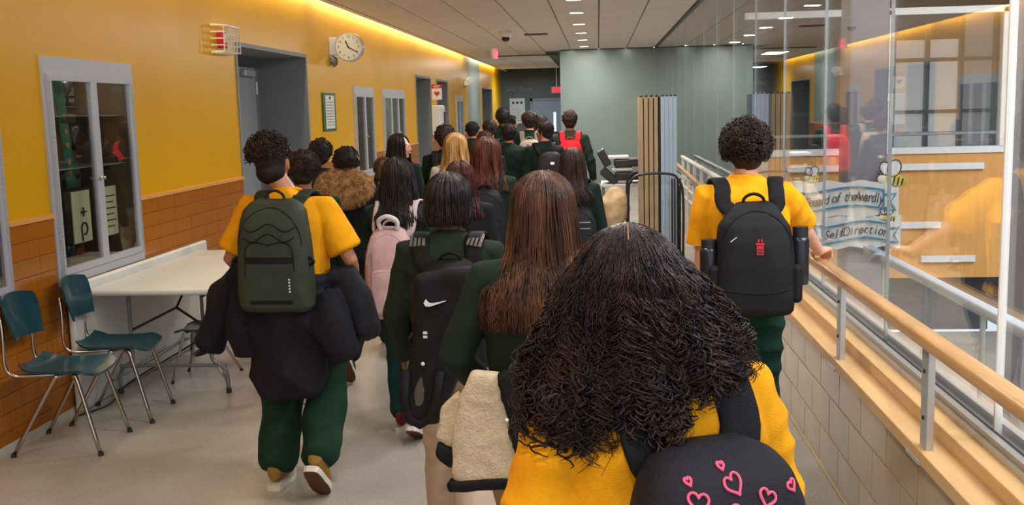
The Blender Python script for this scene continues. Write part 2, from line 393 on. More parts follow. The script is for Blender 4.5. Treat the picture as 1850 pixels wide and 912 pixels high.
for k, (yy, zz) in enumerate([(6.99, 2.0), (6.99, 1.92), (6.99, 1.81), (6.99, 1.45), (6.99, 1.36)]):
    s = MB().rbox(XL-.4, XL-.39, yy, yy+.2, zz-.03, zz+.03, r=.002).build('certificate', mat('paleblue_card', rgb(150, 170, 170), .5))
    tag(s, ['topmost pale certificate strip at the back of the display case', 'second pale certificate strip from the top of the display case', 'third pale certificate strip below the top pair in display case', 'upper of two low certificate strips in display case', 'lowest pale certificate strip on the display case back'][k], 'certificate', 'certificates in the display case')
s = empty('tray', (XL-.2, 6.5, .815), label='shallow grey tray with yellow rim on the display case floor', cat='tray'); MB().rbox(-.14, .14, -.3, .55, 0, .02, r=.008).build('pan', mat('tray_grey', rgb(90, 90, 84), .5), s); MB().tube([(-.14, -.3, .025), (.14, -.3, .025), (.14, .55, .025), (-.14, .55, .025)], .006, 6, cyclic=True).build('rim', mat('tray_yellow', rgb(170, 150, 30), .5), s)
# ceiling
structure(MB().box(XL+.15, XG+.02, -4, 24.2, ZC+.02, ZC+.14).box(XL+.15, -.8, 24.2, 37, ZC+.02, ZC+.14).box(XL-.5, XL+.0, -4, 37, ZC+.26, ZC+.4).box(XL-.1, XL+.2, -4, 37, ZC+.22, ZC+.3).build('ceiling', m_cgrid))
CE = bpy.data.objects['ceiling']
ctm = MB().rbox(.006, .6, .006, 1.214, -.012, .02, r=.004, seg=1).mesh('ctile'); ctm.materials.append(m_ctile)
for i in range(7):
    for j in range(-3, 27):
        x = .03+.61*(i-5)-.001; yy = 1.0+j*1.22
        if yy > 23.2 and x > -1.2: continue
        o = bpy.data.objects.new('ceiling_panel', ctm); C.objects.link(o); o.location = (x, yy, ZC); o.parent = CE
MB().box(XL+.15, XL+.17, -4, 37, ZC-.012, ZC+.22).build('slot_edge', m_white, CE)
MB().box(XL+.17, XL+.235, -4, 37, ZC-.012, ZC+.02).build('edge_board', m_ctile, CE)
tag(MB().box(XL+.03, XL+.10, -3, 35, ZC+.16, ZC+.185).build('cove_lamp', mat('cove_tube', (1, .9, .7), emit=(1, .88, .62), es=5)), 'long warm light strip in slot above the yellow wall', 'lamp')
for k, yy in enumerate(DOWN_Y[4:]):
    d = empty('downlight', (-.275, yy, ZC-.014), label=['first downlight of the ceiling row, nearest overhead', 'second downlight of the ceiling row from the near end', 'third downlight of the ceiling row from the near end', 'fourth downlight of the ceiling row from the near end', 'fifth downlight of the ceiling row from the near end', 'largest glowing downlight visible in ceiling row', 'second largest visible downlight in ceiling row', 'middle visible downlight in the ceiling row', 'second smallest visible downlight in ceiling row', 'smallest farthest downlight beside the grey wall top'][k], cat='ceiling light', group='recessed downlights along the corridor ceiling')
    MB().box(-.10, .10, -.075, .075, -.008, .004).box(-.1, .1, -.08, -.075, -.012, .004).build('bezel', m_white, d)
    MB().box(-.085, .085, -.06, .06, -.0135, -.009).build('lens', mat('lens_glow', (1, .9, .75), emit=(1, .86, .68), es=7), d)
for (x, yy, lab) in [(-1.05, 18.4, 'dark slotted air vent in ceiling near the dome camera'), (-1.75, 25.5, 'wide dark air slot in ceiling past the grey wall corner')]:
    wv = .2 if yy < 20 else .8
    v_ = empty('air_vent', (x, yy, ZC-.014), label=lab, cat='vent'); MB().box(-wv, wv, -.12, .12, -.006, .004).build('backing', m_black, v_)
    for k in range(5): MB().box(-wv, wv, -.11+k*.05, -.09+k*.05, -.016, -.006).build('slat', mat('vent_slat', rgb(130, 120, 108), .6), v_)
# far grey wall and end lobby
structure(MB().box(-.83, XG+.3, 23.6, 24.1, 0, ZC-.03).build('wall_far', m_wallgrey))
structure(MB().box(XL-.6, -.8, 36, 36.3, 0, 3.3).build('wall_end', m_end))
structure(MB().box(-.83, -.7, 24.1, 36, 0, 3.3).build('wall_lobby_right', m_wallgrey)).name = 'wall_lobby'
structure(MB().box(-.83, XG, 23.56, 23.6, 0, .1).build('baseboard_far', m_base))
dd = MB().rbox(-2.22, -1.22, 35.93, 36, .0, 2.05, r=.005); D5 = structure(dd.build('door_5', mat('blue_grey_door', rgb(128, 148, 168), .45)))
MB().box(-2.3, -2.22, 35.9, 36, 0, 2.14).box(-1.22, -1.14, 35.9, 36, 0, 2.14).box(-2.3, -1.14, 35.9, 36, 2.05, 2.14).build('door_frame', mat('frame_lt', rgb(120, 134, 146), .5), D5)
MB().box(-1.51, -1.43, 35.92, 35.935, 1.02, 1.66).build('vision_panel', mat('vision_light', (.8, .9, 1), emit=(.85, .95, 1), es=1.6), D5)
MB().tube([(-2.1, 35.88, .98), (-1.3, 35.88, .98)], .02, 8).build('push_bar', m_black, D5)
ps = empty('poster', (-2.74, 35.97, 1.31), label='tall white paper notice with dark drawings beside the far blue door', cat='poster')
MB().box(-.26, .26, -.01, 0, 0, .85).build('sheet', mat('cool_paper', rgb(196, 206, 214), .6), ps)
for k in range(3): MB().ell((-.14+k*.14, -.013, .7), (.045, .004, .045), 10, 6).build('drawing', m_ink, ps)
for k in range(8): MB().box(-.2, .18-.04*(k % 3), -.013, -.01, .1+k*.055, .112+k*.055).build('writing_line', mat('grey_ink', rgb(130, 138, 146), .6), ps)
text('lettering', '2nd Floor', .22, (-2.65, 35.98, 2.46), (math.pi/2, 0, 0), mat('wall_letter', rgb(118, 130, 138), .4), WL, ext=.006).parent = None
o = bpy.data.objects['lettering']; o.name = 'wall_lettering'; tag(o, 'faint raised grey lettering on the dark end wall above the notice', 'lettering')
def exit_sign(loc, rz, label, s=1., drop=.24):
    e = empty('exit_sign', loc, rz, label=label, cat='sign')
    MB().rbox(-.16*s, .16*s, -.02, .02, -.1*s, .1*s, r=.004).build('housing', m_white, e)
    MB().box(-.15*s, .15*s, -.024, -.0205, -.09*s, .09*s).build('face', mat('exit_face', rgb(230, 60, 80), .4, emit=rgb(235, 40, 70), es=1.2), e)
    text('lettering', 'EXIT', .13*s, (0, -.027, 0), (math.pi/2, 0, 0), m_white, e, ext=.002)
    MB().box(-.15*s, .15*s, .0205, .024, -.09*s, .09*s).build('back_face', mat('exit_face', (0, 0, 0)), e)
    MB().tube([(0, 0, .1*s), (0, 0, drop)], .012, 8).build('stem', m_white, e)
    return e
exit_sign((-1.28, 33, 2.36), 0, 'square red exit sign glowing beside the grey wall corner at the far door', .95, .74)
exit_sign((-1.93, 20, 2.84), math.radians(78), 'red exit sign hanging edge-on from the ceiling', .9)
em = empty('emergency_light', (XL, 26.2, 2.5), label='white two-headed emergency light high on wall near the corridor end', cat='emergency light')
MB().rbox(.0, .12, -.2, .2, -.1, .0, r=.01).build('housing', m_white, em)
for k in (-1, 1): MB().tube([(.06, k*.12, .04), (.12, k*.12-.03, .04), (.16, k*.12-.06, .045)], [.05, .075, .08], 14).build('lamp_head', mat('lamp_head', rgb(235, 238, 240), .3, emit=(1, 1, 1), es=.15), em)
# objects on the left wall
st = empty('fire_alarm', (XL, 9.09, 2.46), label='red fire alarm behind a white wire guard above the first alcove', cat='alarm')
MB().rbox(0, .06, -.07, .05, -.07, .07, r=.01).build('alarm_body', m_red, st); MB().rbox(.06, .075, -.04, .02, -.03, .05, r=.004).build('strobe', m_white, st)
g = MB()
for k in range(6): g.tube([(0, -.22+k*.088, -.12), (.11, -.2+k*.08, -.11), (.11, -.2+k*.08, .11), (0, -.22+k*.088, .12)], .006, 6)
for k in range(5): g.tube([(0, -.22, -.11+k*.055), (.11, -.2, -.11+k*.055), (.11, .2, -.11+k*.055), (0, .22, -.11+k*.055)], .006, 6)
g.build('wire_guard', m_white, st)
cl = empty('wall_clock', (XL, 12.9, 2.6), label='round white double-faced clock on a bracket above the notice', cat='clock')
MB().rbox(0, .10, -.03, .03, -.09, .12, r=.008).build('bracket', mat('pale_lilac', rgb(190, 192, 210), .4), cl)
MB().tube([(.25, -.05, 0), (.25, .05, 0)], .175, 40).build('case', mat('clock_case', rgb(170, 172, 182), .3, metal=.4), cl, auto=40)
MB().tube([(.25, -.054, 0), (.25, -.05, 0)], .158, 40).build('dial', mat('clock_dial', rgb(216, 218, 214), .5), cl)
for k in range(12):
    a = math.radians(90-(k+1)*30); text('numeral', str(k+1), .045, (.25+.125*math.cos(a), -.056, .125*math.sin(a)), (math.pi/2, 0, 0), m_black, cl, ext=.001)
for a, L, wd in ((115, .085, .007), (-30, .125, .005)):
    a = math.radians(a); MB().tube([(.25-.02*math.cos(a), -.06, -.02*math.sin(a)), (.25+L*math.cos(a), -.06, L*math.sin(a))], wd, 6).build('hand', m_black, cl)
bl = empty('wall_bell', (XL, 12.94, 2.44), label='grey round alarm bell on yellow wall just under the clock', cat='bell')
MB().tube([(0, 0, 0), (.03, 0, 0)], .045, 14).build('back_box', m_steelgrey, bl)
MB().tube([(.03, 0, 0), (.045, 0, 0), (.075, 0, 0), (.088, 0, 0)], [.07, .072, .05, .02], 20).build('gong', m_steelgrey, bl, auto=50)
nt_ = empty('framed_notice', (XL, 12.7, 1.59), label='tall narrow green-bordered notice with white text on yellow wall', cat='notice')
MB().rbox(0, .02, -.3, .3, 0, .46, r=.004).build('board', mat('notice_green', rgb(30, 84, 60), .5), nt_)
b = MB(); b.loft([(.0, 0, 0, .16, .21, 2.6)], 3) if False else None
MB().box(.02, .023, -.2, .22, .03, .43).build('sheet', m_paper, nt_)
for k in range(9): MB().box(.0232, .0238, -.17, .19, .07+k*.034, .078+k*.034).build('text_line', mat('grey_ink2', rgb(90, 110, 100), .6), nt_)
MB().ell((.024, .01, .40), (.002, .04, .022), 10, 6).build('emblem', m_ink, nt_)
ae = empty('defibrillator_cabinet', (XL, 22.0, 1.33), label='white defibrillator cabinet between the two far door openings', cat='cabinet')
MB().rbox(0, .16, -.55+.0, -.02-.15, 0, .56, r=.01).build('body', m_white, ae) if False else None
ae.location = (XL, 21.07, 1.33)
MB().rbox(0, .16, -.32, .32, 0, .58, r=.01).build('body', m_white, ae); MB().rbox(.16, .175, -.29, .29, .03, .55, r=.004).build('door', mat('offwhite', rgb(210, 214, 210), .4), ae); MB().box(.175, .18, .1, .26, .2, .45).build('window', m_ink, ae)
ag = empty('projecting_sign', (XL, 20.85, 2.02), label='white defibrillator flag sign with red heart projecting over cabinet', cat='sign')
MB().rbox(.0, .2, -.006, .006, 0, .3, r=.003).build('panel', m_white, ag); MB().box(.0, .2, -.009, -.006, .225, .3).build('band', m_red, ag)
text('lettering', 'AED', .07, (.1, -.011, .26), (math.pi/2, 0, 0), m_white, ag)
b = MB(); hp = [(.1+.055*(16*math.sin(t)**3)/16, -.0085, .12+.055*(13*math.cos(t)-5*math.cos(2*t)-2*math.cos(3*t)-math.cos(4*t))/16) for t in [i*2*math.pi/24 for i in range(24)]]
b.add(hp+[(x, -.0062, z) for x, _, z in hp], [tuple(range(24)), tuple(range(47, 23, -1))]+[(i, (i+1) % 24, 24+(i+1) % 24, 24+i) for i in range(24)]); b.build('heart', m_red, ag)
dc = empty('dome_camera', (-1.5, 17.5, ZC-.014), label='small white dome security camera on the ceiling tile', cat='camera')
MB().tube([(0, 0, 0), (0, 0, -.07), (0, 0, -.10)], [.1, .1, .085], 20).build('housing', m_white, dc, auto=40); MB().ell((0, 0, -.11), (.07, .07, .065), 14, 8).build('dome', mat('smoked', (.01, .01, .012), .1), dc, smooth=True)

# right side: low tiled wall, ledge, handrail, glass
m_channel = mat('channel', rgb(176, 172, 166), .35, metal=.5)
y0k, y1k = 1.0, 8.6
WR = structure(MB().box(1.095, 1.34, y0k, y1k, 0, .60).build('wall_right', m_beigeg))
bt = MB().rbox(0, .01, .003, .397, .003, .197, r=.002, seg=1).mesh('btile'); bt.materials.append(m_beige)
for r in range(3):
    yy = y0k-(.2 if r % 2 else 0)+.2
    while yy < y1k-.39:
        o = bpy.data.objects.new('tile', bt); C.objects.link(o); o.parent = WR; o.location = (1.086, yy, r*.197+.005); yy += .4
structure(MB().box(1.075, 1.10, y0k, y1k, 0, .012).build('baseboard_right', m_beigeg))
structure(MB().rbox(1.055, 1.17, y0k, y1k, .585, .635, r=.006).build('trim_5', m_tan)); structure(MB().rbox(1.15, 1.34, y0k, y1k, .60, .69, r=.008).build('trim_6', m_tan))
structure(MB().box(1.215, 1.35, y0k, 23.6, .69, .715).box(1.30, 1.33, y0k, 23.6, .715, .745).box(1.225, 1.25, y0k, 23.6, .715, .735).build('trim_7', m_channel)); structure(MB().box(1.252, 1.268, y0k, 23.6, .715, .730).build('trim_8', m_black))
structure(MB().box(1.2, 1.36, 8.6, 23.6, 0, .69).build('wall_right_far', m_beige)).name = 'wall_right_far'
structure(MB().box(XG-.03, XG+.05, -1, 23.6, ZC-.03, ZC+.03).build('trim_9', mat('head_channel', rgb(60, 66, 68), .4)))
WG = structure(MB().box(XG-.012, XG+.012, .7, .72, .71, ZC).build('window_1', m_alu))
ys = [-.65, .7, 2.05, 3.41, 4.77, 6.12, 7.45, 8.8, 10.2, 11.6, 13.0, 14.4, 15.8, 17.2, 18.6, 20, 21.4, 22.6, 23.58]
for a, b in zip(ys[:-1], ys[1:]):
    MB().box(XG-.006, XG+.006, a+.004, b-.004, .715, ZC-.01).build('glass_pane', m_glass, WG)
    if b < 23: 
        hv = abs(b-3.41) < .01
        MB().box(XG-(.016 if hv else .007), XG+.008, b-(.006 if hv else .003), b+(.006 if hv else .003), .71, ZC).build('mullion', mat('mullion_white', rgb(225, 225, 220), .4) if hv else mat('silicone', rgb(120, 126, 126), .4), WG)
# wooden handrail on posts
hr = empty('handrail', (1.08, 5.25, .635), label='tan wooden handrail on grey metal posts along low tiled wall', cat='handrail')
hr.location = (0, 0, 0)
MB().rbox(1.045, 1.115, .8, 5.34, .985, 1.035, r=.018, seg=3).build('rail', m_wood, hr, auto=50)
for yy in (2.25, 3.52, 4.79):
    p = MB().rbox(1.075, 1.10, yy-.035, yy+.035, .60, .985, r=.003).build('post', m_alu, hr)
    MB().rbox(1.05, 1.10, yy-.04, yy+.11, .585, .60, r=.003).build('foot_plate', m_alu, p)
    for zz in (.74, .90): MB().ell((1.073, yy-.0, zz), (.004, .008, .008), 8, 6).build('bolt', m_black, p)
# white guard rail farther on
gr = empty('guard_rail', (1.2, 9, 0), label='white metal guard railing with square balusters along the distant glass', cat='railing')
gr.location = (0, 0, 0)
m_wr = mat('white_rail', rgb(205, 204, 196), .45)
MB().rbox(1.165, 1.21, 8.7, 15.2, 1.05, 1.09, r=.01).build('top_rail', m_wr, gr); MB().tube([(1.12, 8.6, .86), (1.12, 15.2, .96)], .02, 8).build('grab_rail', m_wood, gr)
for z in (.80, .66, .52): MB().box(1.18, 1.195, 8.7, 15.2, z, z+.02).build('cross_rail', m_wr, gr)
for k in range(8): MB().box(1.17, 1.205, 8.75+k*.9, 8.80+k*.9, 0, 1.06).build('baluster', m_wr, gr)
# ---- atrium beyond the glass
structure(MB().box(1.36, 8, 1, 10.2, -.5, -.42).build('floor_atrium', mat('atrium_floor', rgb(196, 190, 178), .3, noise=.15, nscale=2))).name = 'floor_atrium'
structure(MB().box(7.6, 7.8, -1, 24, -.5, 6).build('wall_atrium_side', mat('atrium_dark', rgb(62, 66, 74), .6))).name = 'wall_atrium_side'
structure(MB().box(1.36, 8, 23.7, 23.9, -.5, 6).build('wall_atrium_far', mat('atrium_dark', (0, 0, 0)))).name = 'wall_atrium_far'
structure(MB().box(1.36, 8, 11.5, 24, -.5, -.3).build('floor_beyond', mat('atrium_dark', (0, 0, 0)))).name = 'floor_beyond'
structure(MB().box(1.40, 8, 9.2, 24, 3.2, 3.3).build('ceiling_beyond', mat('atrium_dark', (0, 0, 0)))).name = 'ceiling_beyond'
WA = structure(MB().box(1.36, 3.72, 10, 10.2, .14, 1.31).build('wall_atrium_panel', m_orange)); WA.name = 'wall_atrium'
for k, (a, b, z) in enumerate([(1.75, 3.52, 1.18), (1.9, 3.15, .64), (2.98, 3.47, .32), (1.45, 1.9, .18)]): structure(MB().rbox(a, b, 9.96, 10, z-.03, z+.03, r=.003).build('trim_%d' % (20+k), m_white))
W2 = structure(MB().box(1.36, 3.72, 9.98, 10.08, 1.30, 1.36).box(2.24, 2.31, 9.97, 10.05, 1.36, 2.6).box(2.60, 2.68, 9.97, 10.05, 1.36, 2.6).box(3.65, 3.72, 9.97, 10.05, 1.36, 2.6).box(1.36, 3.72, 9.97, 10.05, 2.56, 2.62).build('window_2', m_white))
MB().box(1.36, 2.24, 10.0, 10.01, 1.36, 2.56).build('glass_pane', m_caseglass, W2); MB().box(2.68, 3.65, 10.0, 10.01, 1.36, 2.56).build('glass_pane', m_caseglass, W2)
# dark room behind those windows, with a lit gridded window at its back
W3 = structure(MB().box(2.7, 6.6, 14.9, 15, 2.95, 3.05).build('window_3', mat('mullion_dark', rgb(52, 58, 70), .5)))
for k in range(6): MB().box(3.1+k*.45, 3.15+k*.45, 14.9, 15, .3, 3.0).build('mullion', mat('mullion_dark', (0, 0, 0)), W3)
for z in (.9, 1.6, 2.3): MB().box(2.7, 6.6, 14.9, 15, z, z+.05).build('transom', mat('mullion_dark', (0, 0, 0)), W3)
MB().box(4.05, 5.0, 15.05, 15.06, 1.0, 2.6).build('lit_pane', mat('lit_pane', (.7, .75, .8), emit=(.75, .7, .65), es=.55), W3)
MB().box(5.0, 6.6, 15.05, 15.06, .4, 2.95).build('dim_pane', mat('dim_pane', (.3, .33, .36), emit=(.5, .45, .42), es=.28), W3)
ar = empty('atrium_railing', (0, 0, 0), label='pale steel railing crossing behind the atrium windows', cat='railing'); MB().tube([(1.5, 12, 1.42), (5.5, 12, 1.42)], .02, 8).build('top_rail', m_alu, ar)
for k in range(4): MB().tube([(2.0+k*1.1, 12, -.3), (2.0+k*1.1, 12, 1.42)], .015, 6).build('post', m_alu, ar)
s2 = empty('stair_rail', (0, 0, 0), label='pale blue-grey steel rail running parallel just beyond the glass', cat='railing'); MB().rbox(1.72, 1.78, 2.8, 7.0, .81, .86, r=.01).build('rail', mat('blue_steel', rgb(150, 166, 178), .4), s2)
for yy in (3.2, 4.9, 6.6): MB().tube([(1.75, yy, -.42), (1.75, yy, .82)], .014, 8).build('post', m_alu, s2)
m_col = mat('grey_column', rgb(128, 124, 130), .5, noise=.04, nscale=3)
structure(MB().rbox(1.84, 2.13, 8, 8.3, -.42, 6, r=.02).build('trim_30', m_col)); structure(MB().rbox(2.36, 2.8, 6.0, 6.4, -.42, 6, r=.02).build('trim_31', m_col))
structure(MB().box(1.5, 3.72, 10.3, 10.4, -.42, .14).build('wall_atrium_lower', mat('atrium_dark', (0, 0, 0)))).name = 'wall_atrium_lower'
# paper banners with ribbons and bees, taped on the column face
def ribbon_banner(loc, W, H, txt, label, flip=1, ts=.14):
    r = empty('paper_banner', loc, label=label, cat='banner')
    n = 24; b = MB(); top = [(W*i/n, .006*math.sin(i*1.7), H+.01*math.sin(i*.9)) for i in range(n+1)]; bot = [(W*i/n, .006*math.sin(i*1.3+1), .01*math.sin(i*.7)) for i in range(n+1)]
    vs = top+bot+[(x, y+.003, z) for x, y, z in top+bot]; m_ = n+1
    b.add(vs, [(i, i+1, m_+i+1, m_+i) for i in range(n)]+[(2*m_+i, 3*m_+i, 3*m_+i+1, 2*m_+i+1) for i in range(n)]); b.build('sheet', m_paper, r)
    wv = lambda x: .022*math.sin((x-W*.35)*6.5/W*1.0)
    x0, x1 = W*.14, W*.86; hh = H*.26; zc = H*.5
    def ln(pts): MB().tube([(x, -.014, z) for x, z in pts], .0065, 6).build('ribbon_line', m_blueink, r)
    xs = [x0+(x1-x0)*i/14 for i in range(15)]
    ln([(x, zc+hh+wv(x)) for x in xs]); ln([(x, zc-hh+wv(x)) for x in xs]); ln([(x0, zc-hh+wv(x0)), (x0, zc+hh+wv(x0))]); ln([(x1, zc-hh+wv(x1)), (x1, zc+hh+wv(x1))])
    for (xa, s) in ((x0, -1), (x1, 1)):
        z = zc+wv(xa)-s*.02; e = s*W*.11
        ln([(xa, z+hh*.8), (xa+e, z+hh*.9), (xa+e*.55, z+.0), (xa+e, z-hh*.9), (xa, z-hh*.8)])
    L = len(txt); 
    for i, ch in enumerate(txt):
        if ch == ' ': continue
        x = x0+(x1-x0)*(i+.7)/(L+.4); text('letter', ch, ts, (x, -.016, zc+wv(x)-.003), (math.pi/2, 0, 0), m_ink, r, ext=.001, shear=.25, sx=.75)
    return r
ribbon_banner((1.40, 7.93, .95), .80, .26, 'Beeard of theAwardly', 'upper white paper banner with a blue hand-drawn scroll, on grey column', ts=.105)
ribbon_banner((1.56, 7.93, .715), .66, .236, 'SelfDirection', 'lower white paper banner with a blue hand-drawn scroll, on grey column', ts=.1)
def bee(loc, s, label):
    r = empty('paper_bee', loc, label=label, cat='paper bee'); my = mat('bee_yellow', rgb(206, 186, 60), .6)
    Mr = Matrix.Rotation(math.radians(12), 3, 'Y')
    MB().ell((0, 0, 0), (.075*s, .008, .042*s), 16, 8, Mr).build('body', my, r, smooth=True)
    for k in range(3): MB().ell((.0+k*.026*s, -.004, -.003*s-k*.005*s), (.007*s, .0075, .038*s-.005*s*k), 8, 6, Mr).build('stripe', m_ink, r)
    MB().ell((-.075*s, -.002, .008*s), (.027*s, .008, .027*s), 12, 6).build('head', mat('bee_face', rgb(222, 218, 190), .6), r)
    for (dx, dz, a, q) in ((.0, .075, 20, 1.0), (-.055, .075, -25, .8)):
        Mq = Matrix.Rotation(math.radians(a), 3, 'Y'); MB().ell((dx*s, -.001, dz*s), (.042*s*q, .004, .055*s*q), 14, 8, Mq).build('wing', m_paper, r)
        MB().tube([Vector((dx*s, -.006, dz*s))+Mq @ Vector((.042*s*q*math.cos(t), 0, .055*s*q*math.sin(t))) for t in [i*math.pi/8 for i in range(16)]], .003*s+.001, 5, cyclic=True).build('wing_outline', m_ink, r)
    MB().tube([(-.09*s, -.004, .03*s), (-.1*s, -.004, .055*s)], .003*s, 5).build('feeler', m_ink, r)
bee((1.585, 7.93, 1.235), .72, 'small paper bee above the left end of the upper banner')
bee((2.16, 7.93, 1.215), 1.15, 'large paper bee with striped body at the top right of banners')
bee((2.13, 7.93, .935), .7, 'small paper bee between the two paper banners')

# ================================================================ furniture
def chair(loc, rz, label, group='teal plastic school chairs along the wall'):
    c = empty('school_chair', (*loc, 0), rz, label=label, cat='chair', group=group)     # faces +Y locally
    n = 12; vs = []; fs = []
    def sheet(fn, th, nx=14, ny=12):
        top = [[fn(i/nx*2-1, j/ny) for i in range(nx+1)] for j in range(ny+1)]; b = MB(); V = []
        for L in (0, 1):
            for row in top:
                for (p, nn) in row: V.append(tuple(Vector(p)-Vector(nn)*th*L))
        w_ = nx+1; N = w_*(ny+1); F = []
        for j in range(ny):
            for i in range(nx):
                a = j*w_+i; F += [(a, a+1, a+w_+1, a+w_), (N+a, N+a+w_, N+a+w_+1, N+a+1)]
        for i in range(nx): a = i; F.append((a, N+a, N+a+1, a+1)); a = ny*w_+i; F.append((a, a+1, N+a+1, N+a))
        for j in range(ny): a = j*w_; F.append((a, a+w_, N+a+w_, N+a)); a = j*w_+nx; F.append((a, N+a, N+a+w_, a+w_))
        return b.add(V, F)
    def seat(u, v):
        wd = .205*(1-.12*(1-v)); cr = 1-abs(u)**6*.0; x = u*wd; yy = -.20+v*.41; 
        k = max(0, abs(v-.5)*2-.8)/.2; x *= 1-.16*k*k
        z = .455+.02*abs(u)**3-.012*math.sin(v*math.pi)-.03*max(0, v-.85)/.15+.03*max(0, .15-v)/.15
        return (x, yy, z), (0, 0, 1)
    def back(u, v):
        x = u*.19*(1-.18*max(0, .5-v)*2-.12*max(0, v-.75)*4); z = .62+v*.25; yy = -.235-.05*v+.045*abs(u)**2
        k = max(0, v-.85)/.15; z -= .02*k*abs(u)**2; return (x, yy, z), (0, 1, .15)
    sheet(seat, .014).build('seat', m_teal, c, auto=50); sheet(back, .012).build('backrest', m_teal, c, auto=50)
    for s in (-1, 1):
        b = MB(); b.tube(smooth_path([(s*.10, .08, .435), (s*.165, .10, .43), (s*.18, .13, .40), (s*.21, .235, .012)], 5), .0115, 8); L = b.build('leg', m_chrome, c, smooth=True)
        MB().tube([(s*.21, .238, 0), (s*.21, .236, .02)], [.016, .013], 10).build('glide', m_black, L)
        b = MB(); b.tube(smooth_path([(s*.10, .04, .435), (s*.165, .02, .43), (s*.18, -.01, .40), (s*.21, -.235, .012)], 5), .0115, 8); L = b.build('leg', m_chrome, c, smooth=True)
        MB().tube([(s*.21, -.238, 0), (s*.21, -.236, .02)], [.016, .013], 10).build('glide', m_black, L)
        MB().tube(smooth_path([(s*.12, .05, .435), (s*.15, -.12, .435), (s*.165, -.225, .44), (s*.17, -.262, .50), (s*.165, -.262, .66), (s*.15, -.275, .76)], 5), .010, 8).build('back_post', m_chrome, c, smooth=True)
    MB().rbox(-.13, .13, .0, .12, .428, .440, r=.004).build('seat_plate', m_steelgrey, c)
    return c
chair((-2.955, 5.47), math.radians(-86), 'teal plastic chair with chrome legs, nearest to the camera by wall')
chair((-2.93, 6.05), math.radians(-84), 'teal plastic chair with chrome legs beside the folding table front')
ch3 = chair((-2.74, 6.95), math.radians(93), 'dark teal chair standing underneath the white folding table'); ch3.scale = (.8, .8, .8)
# folding table in use
T = empty('folding_table', (-2.81, 7.16, 0), label='white plastic folding table with grey legs standing against yellow wall', cat='table')
MB().rbox(-.40, .40, -.94, .94, .705, .745, r=.018, seg=3).build('tabletop', m_tabletop, T, auto=40)
for s in (-1, 1):
    yy = s*.62
    L = MB()
    for x in (-.27, .27):
        L = MB().tube(smooth_path([(x, yy, .70), (x, yy, .30), (x*1.02, yy, .22), (x*1.32, yy, .15), (x*1.36, yy, .02)], 4), .014, 8).build('leg', m_steelgrey, T, smooth=True)
        MB().tube([(x*1.36, yy, 0), (x*1.36, yy, .03)], .018, 8).build('foot_cap', m_black, L)
    MB().tube([(-.36, yy, .185), (.36, yy, .185)], .012, 8).build('cross_bar', m_steelgrey, T)
    MB().tube([(0, yy-s*.35, .69), (0, yy-s*.12, .55), (-.27, yy, .42)], .009, 6).tube([(0, yy-s*.12, .55), (.27, yy, .42)], .009, 6).build('brace', m_black, T)
# second table folded on edge against the wall
T2 = empty('folded_table', (-3.235, 7.2, 0), label='folded white table leaning on its long edge behind the standing table', cat='table')
MB().rbox(-.022, .022, -1.12, 1.12, .0, .80, r=.016, seg=3).build('tabletop', m_tabletop, T2, auto=40)
MB().tube([(.03, -.75, .1), (.03, .75, .1)], .01, 6).build('leg_bar', m_steelgrey, T2)
tag(MB().tube(smooth_path([(-3.2, 6.0, .006), (-3.12, 6.25, .006), (-3.15, 6.6, .05), (-2.9, 7.0, .2), (-2.75, 7.4, .3)], 6), .006, 6).build('power_cord', m_black), 'black cord sagging under the white folding table', 'cord')
# small far table
T3 = empty('small_table', (-2.62, 16.4, 0), label='small white table standing by the second door opening', cat='table')
MB().rbox(-.35, .35, -.6, .6, .72, .75, r=.012).build('tabletop', m_tabletop, T3)
for sx in (-.3, .3):
    for sy in (-.5, .5): MB().tube([(sx, sy, 0), (sx, sy, .72)], .014, 8).build('leg', m_steelgrey, T3)
tag(MB().rbox(-2.75, -2.6, 16.3, 16.42, .75, .79, r=.01).build('tape_dispenser', m_black), 'small black thing lying on the far small white table', 'desk item')
# folded mobile tables on a black tube frame
FP = empty('folded_screen', (.58, 12.0, 0), label='tall folded stack of tan slabs with pale blue side, in black frame', cat='screen')
m_slab = mat('slab_tan', rgb(158, 132, 98), .5, noise=.12, nscale=4, stretch=(6, 6, .4)); m_slabb = mat('slab_blue', rgb(150, 166, 182), .45, noise=.04, nscale=3)
for k in range(4):
    x = -.13+k*.055; s = MB().rbox(x, x+.046, -.18, .25, .06, 1.90, r=.006).build('panel', m_slab, FP)
    MB().ell((x+.022, -.16, 1.905), (.022, .03, .014), 8, 6).build('hinge', m_black, s)
MB().box(.09, .105, -.2, .25, .06, 1.9).build('edge_strip', m_black, FP)
Mx = Matrix.Rotation(math.radians(0), 4, 'Z')
for k in range(4):
    x = .107+k*.045; s = MB().rbox(x, x+.044, -.20, .25, .06, 1.90, r=.004).build('panel', m_slabb, FP); MB().ell((x+.02, -.18, 1.905), (.018, .03, .014), 8, 6).build('hinge', m_black, s)
CT = empty('panel_cart', (.62, 11.7, 0), label='black tubular cart frame with arched end around the tall slabs', cat='cart')
for yy in (-.02, .62):
    MB().tube(smooth_path([(-.30, yy, .1), (-.30, yy, .8), (-.27, yy, .98), (-.15, yy, 1.05), (.15, yy, 1.05), (.25, yy, .98), (.30, yy, .8), (.30, yy, .1)], 6), .014, 8).build('arch', m_black, CT, smooth=True)
for x in (.18, .21, .24, .27): MB().tube([(x, -.02, .12), (x, -.02, 1.0)], .009, 6).build('bar', m_black, CT)
MB().rbox(-.32, .33, -.04, .66, .08, .12, r=.01).build('base', m_black, CT)
for x in (-.27, .28):
    for yy in (0, .6): MB().tube([(x-.015, yy, .04), (x+.015, yy, .04)], .04, 12).build('wheel', m_black, CT)
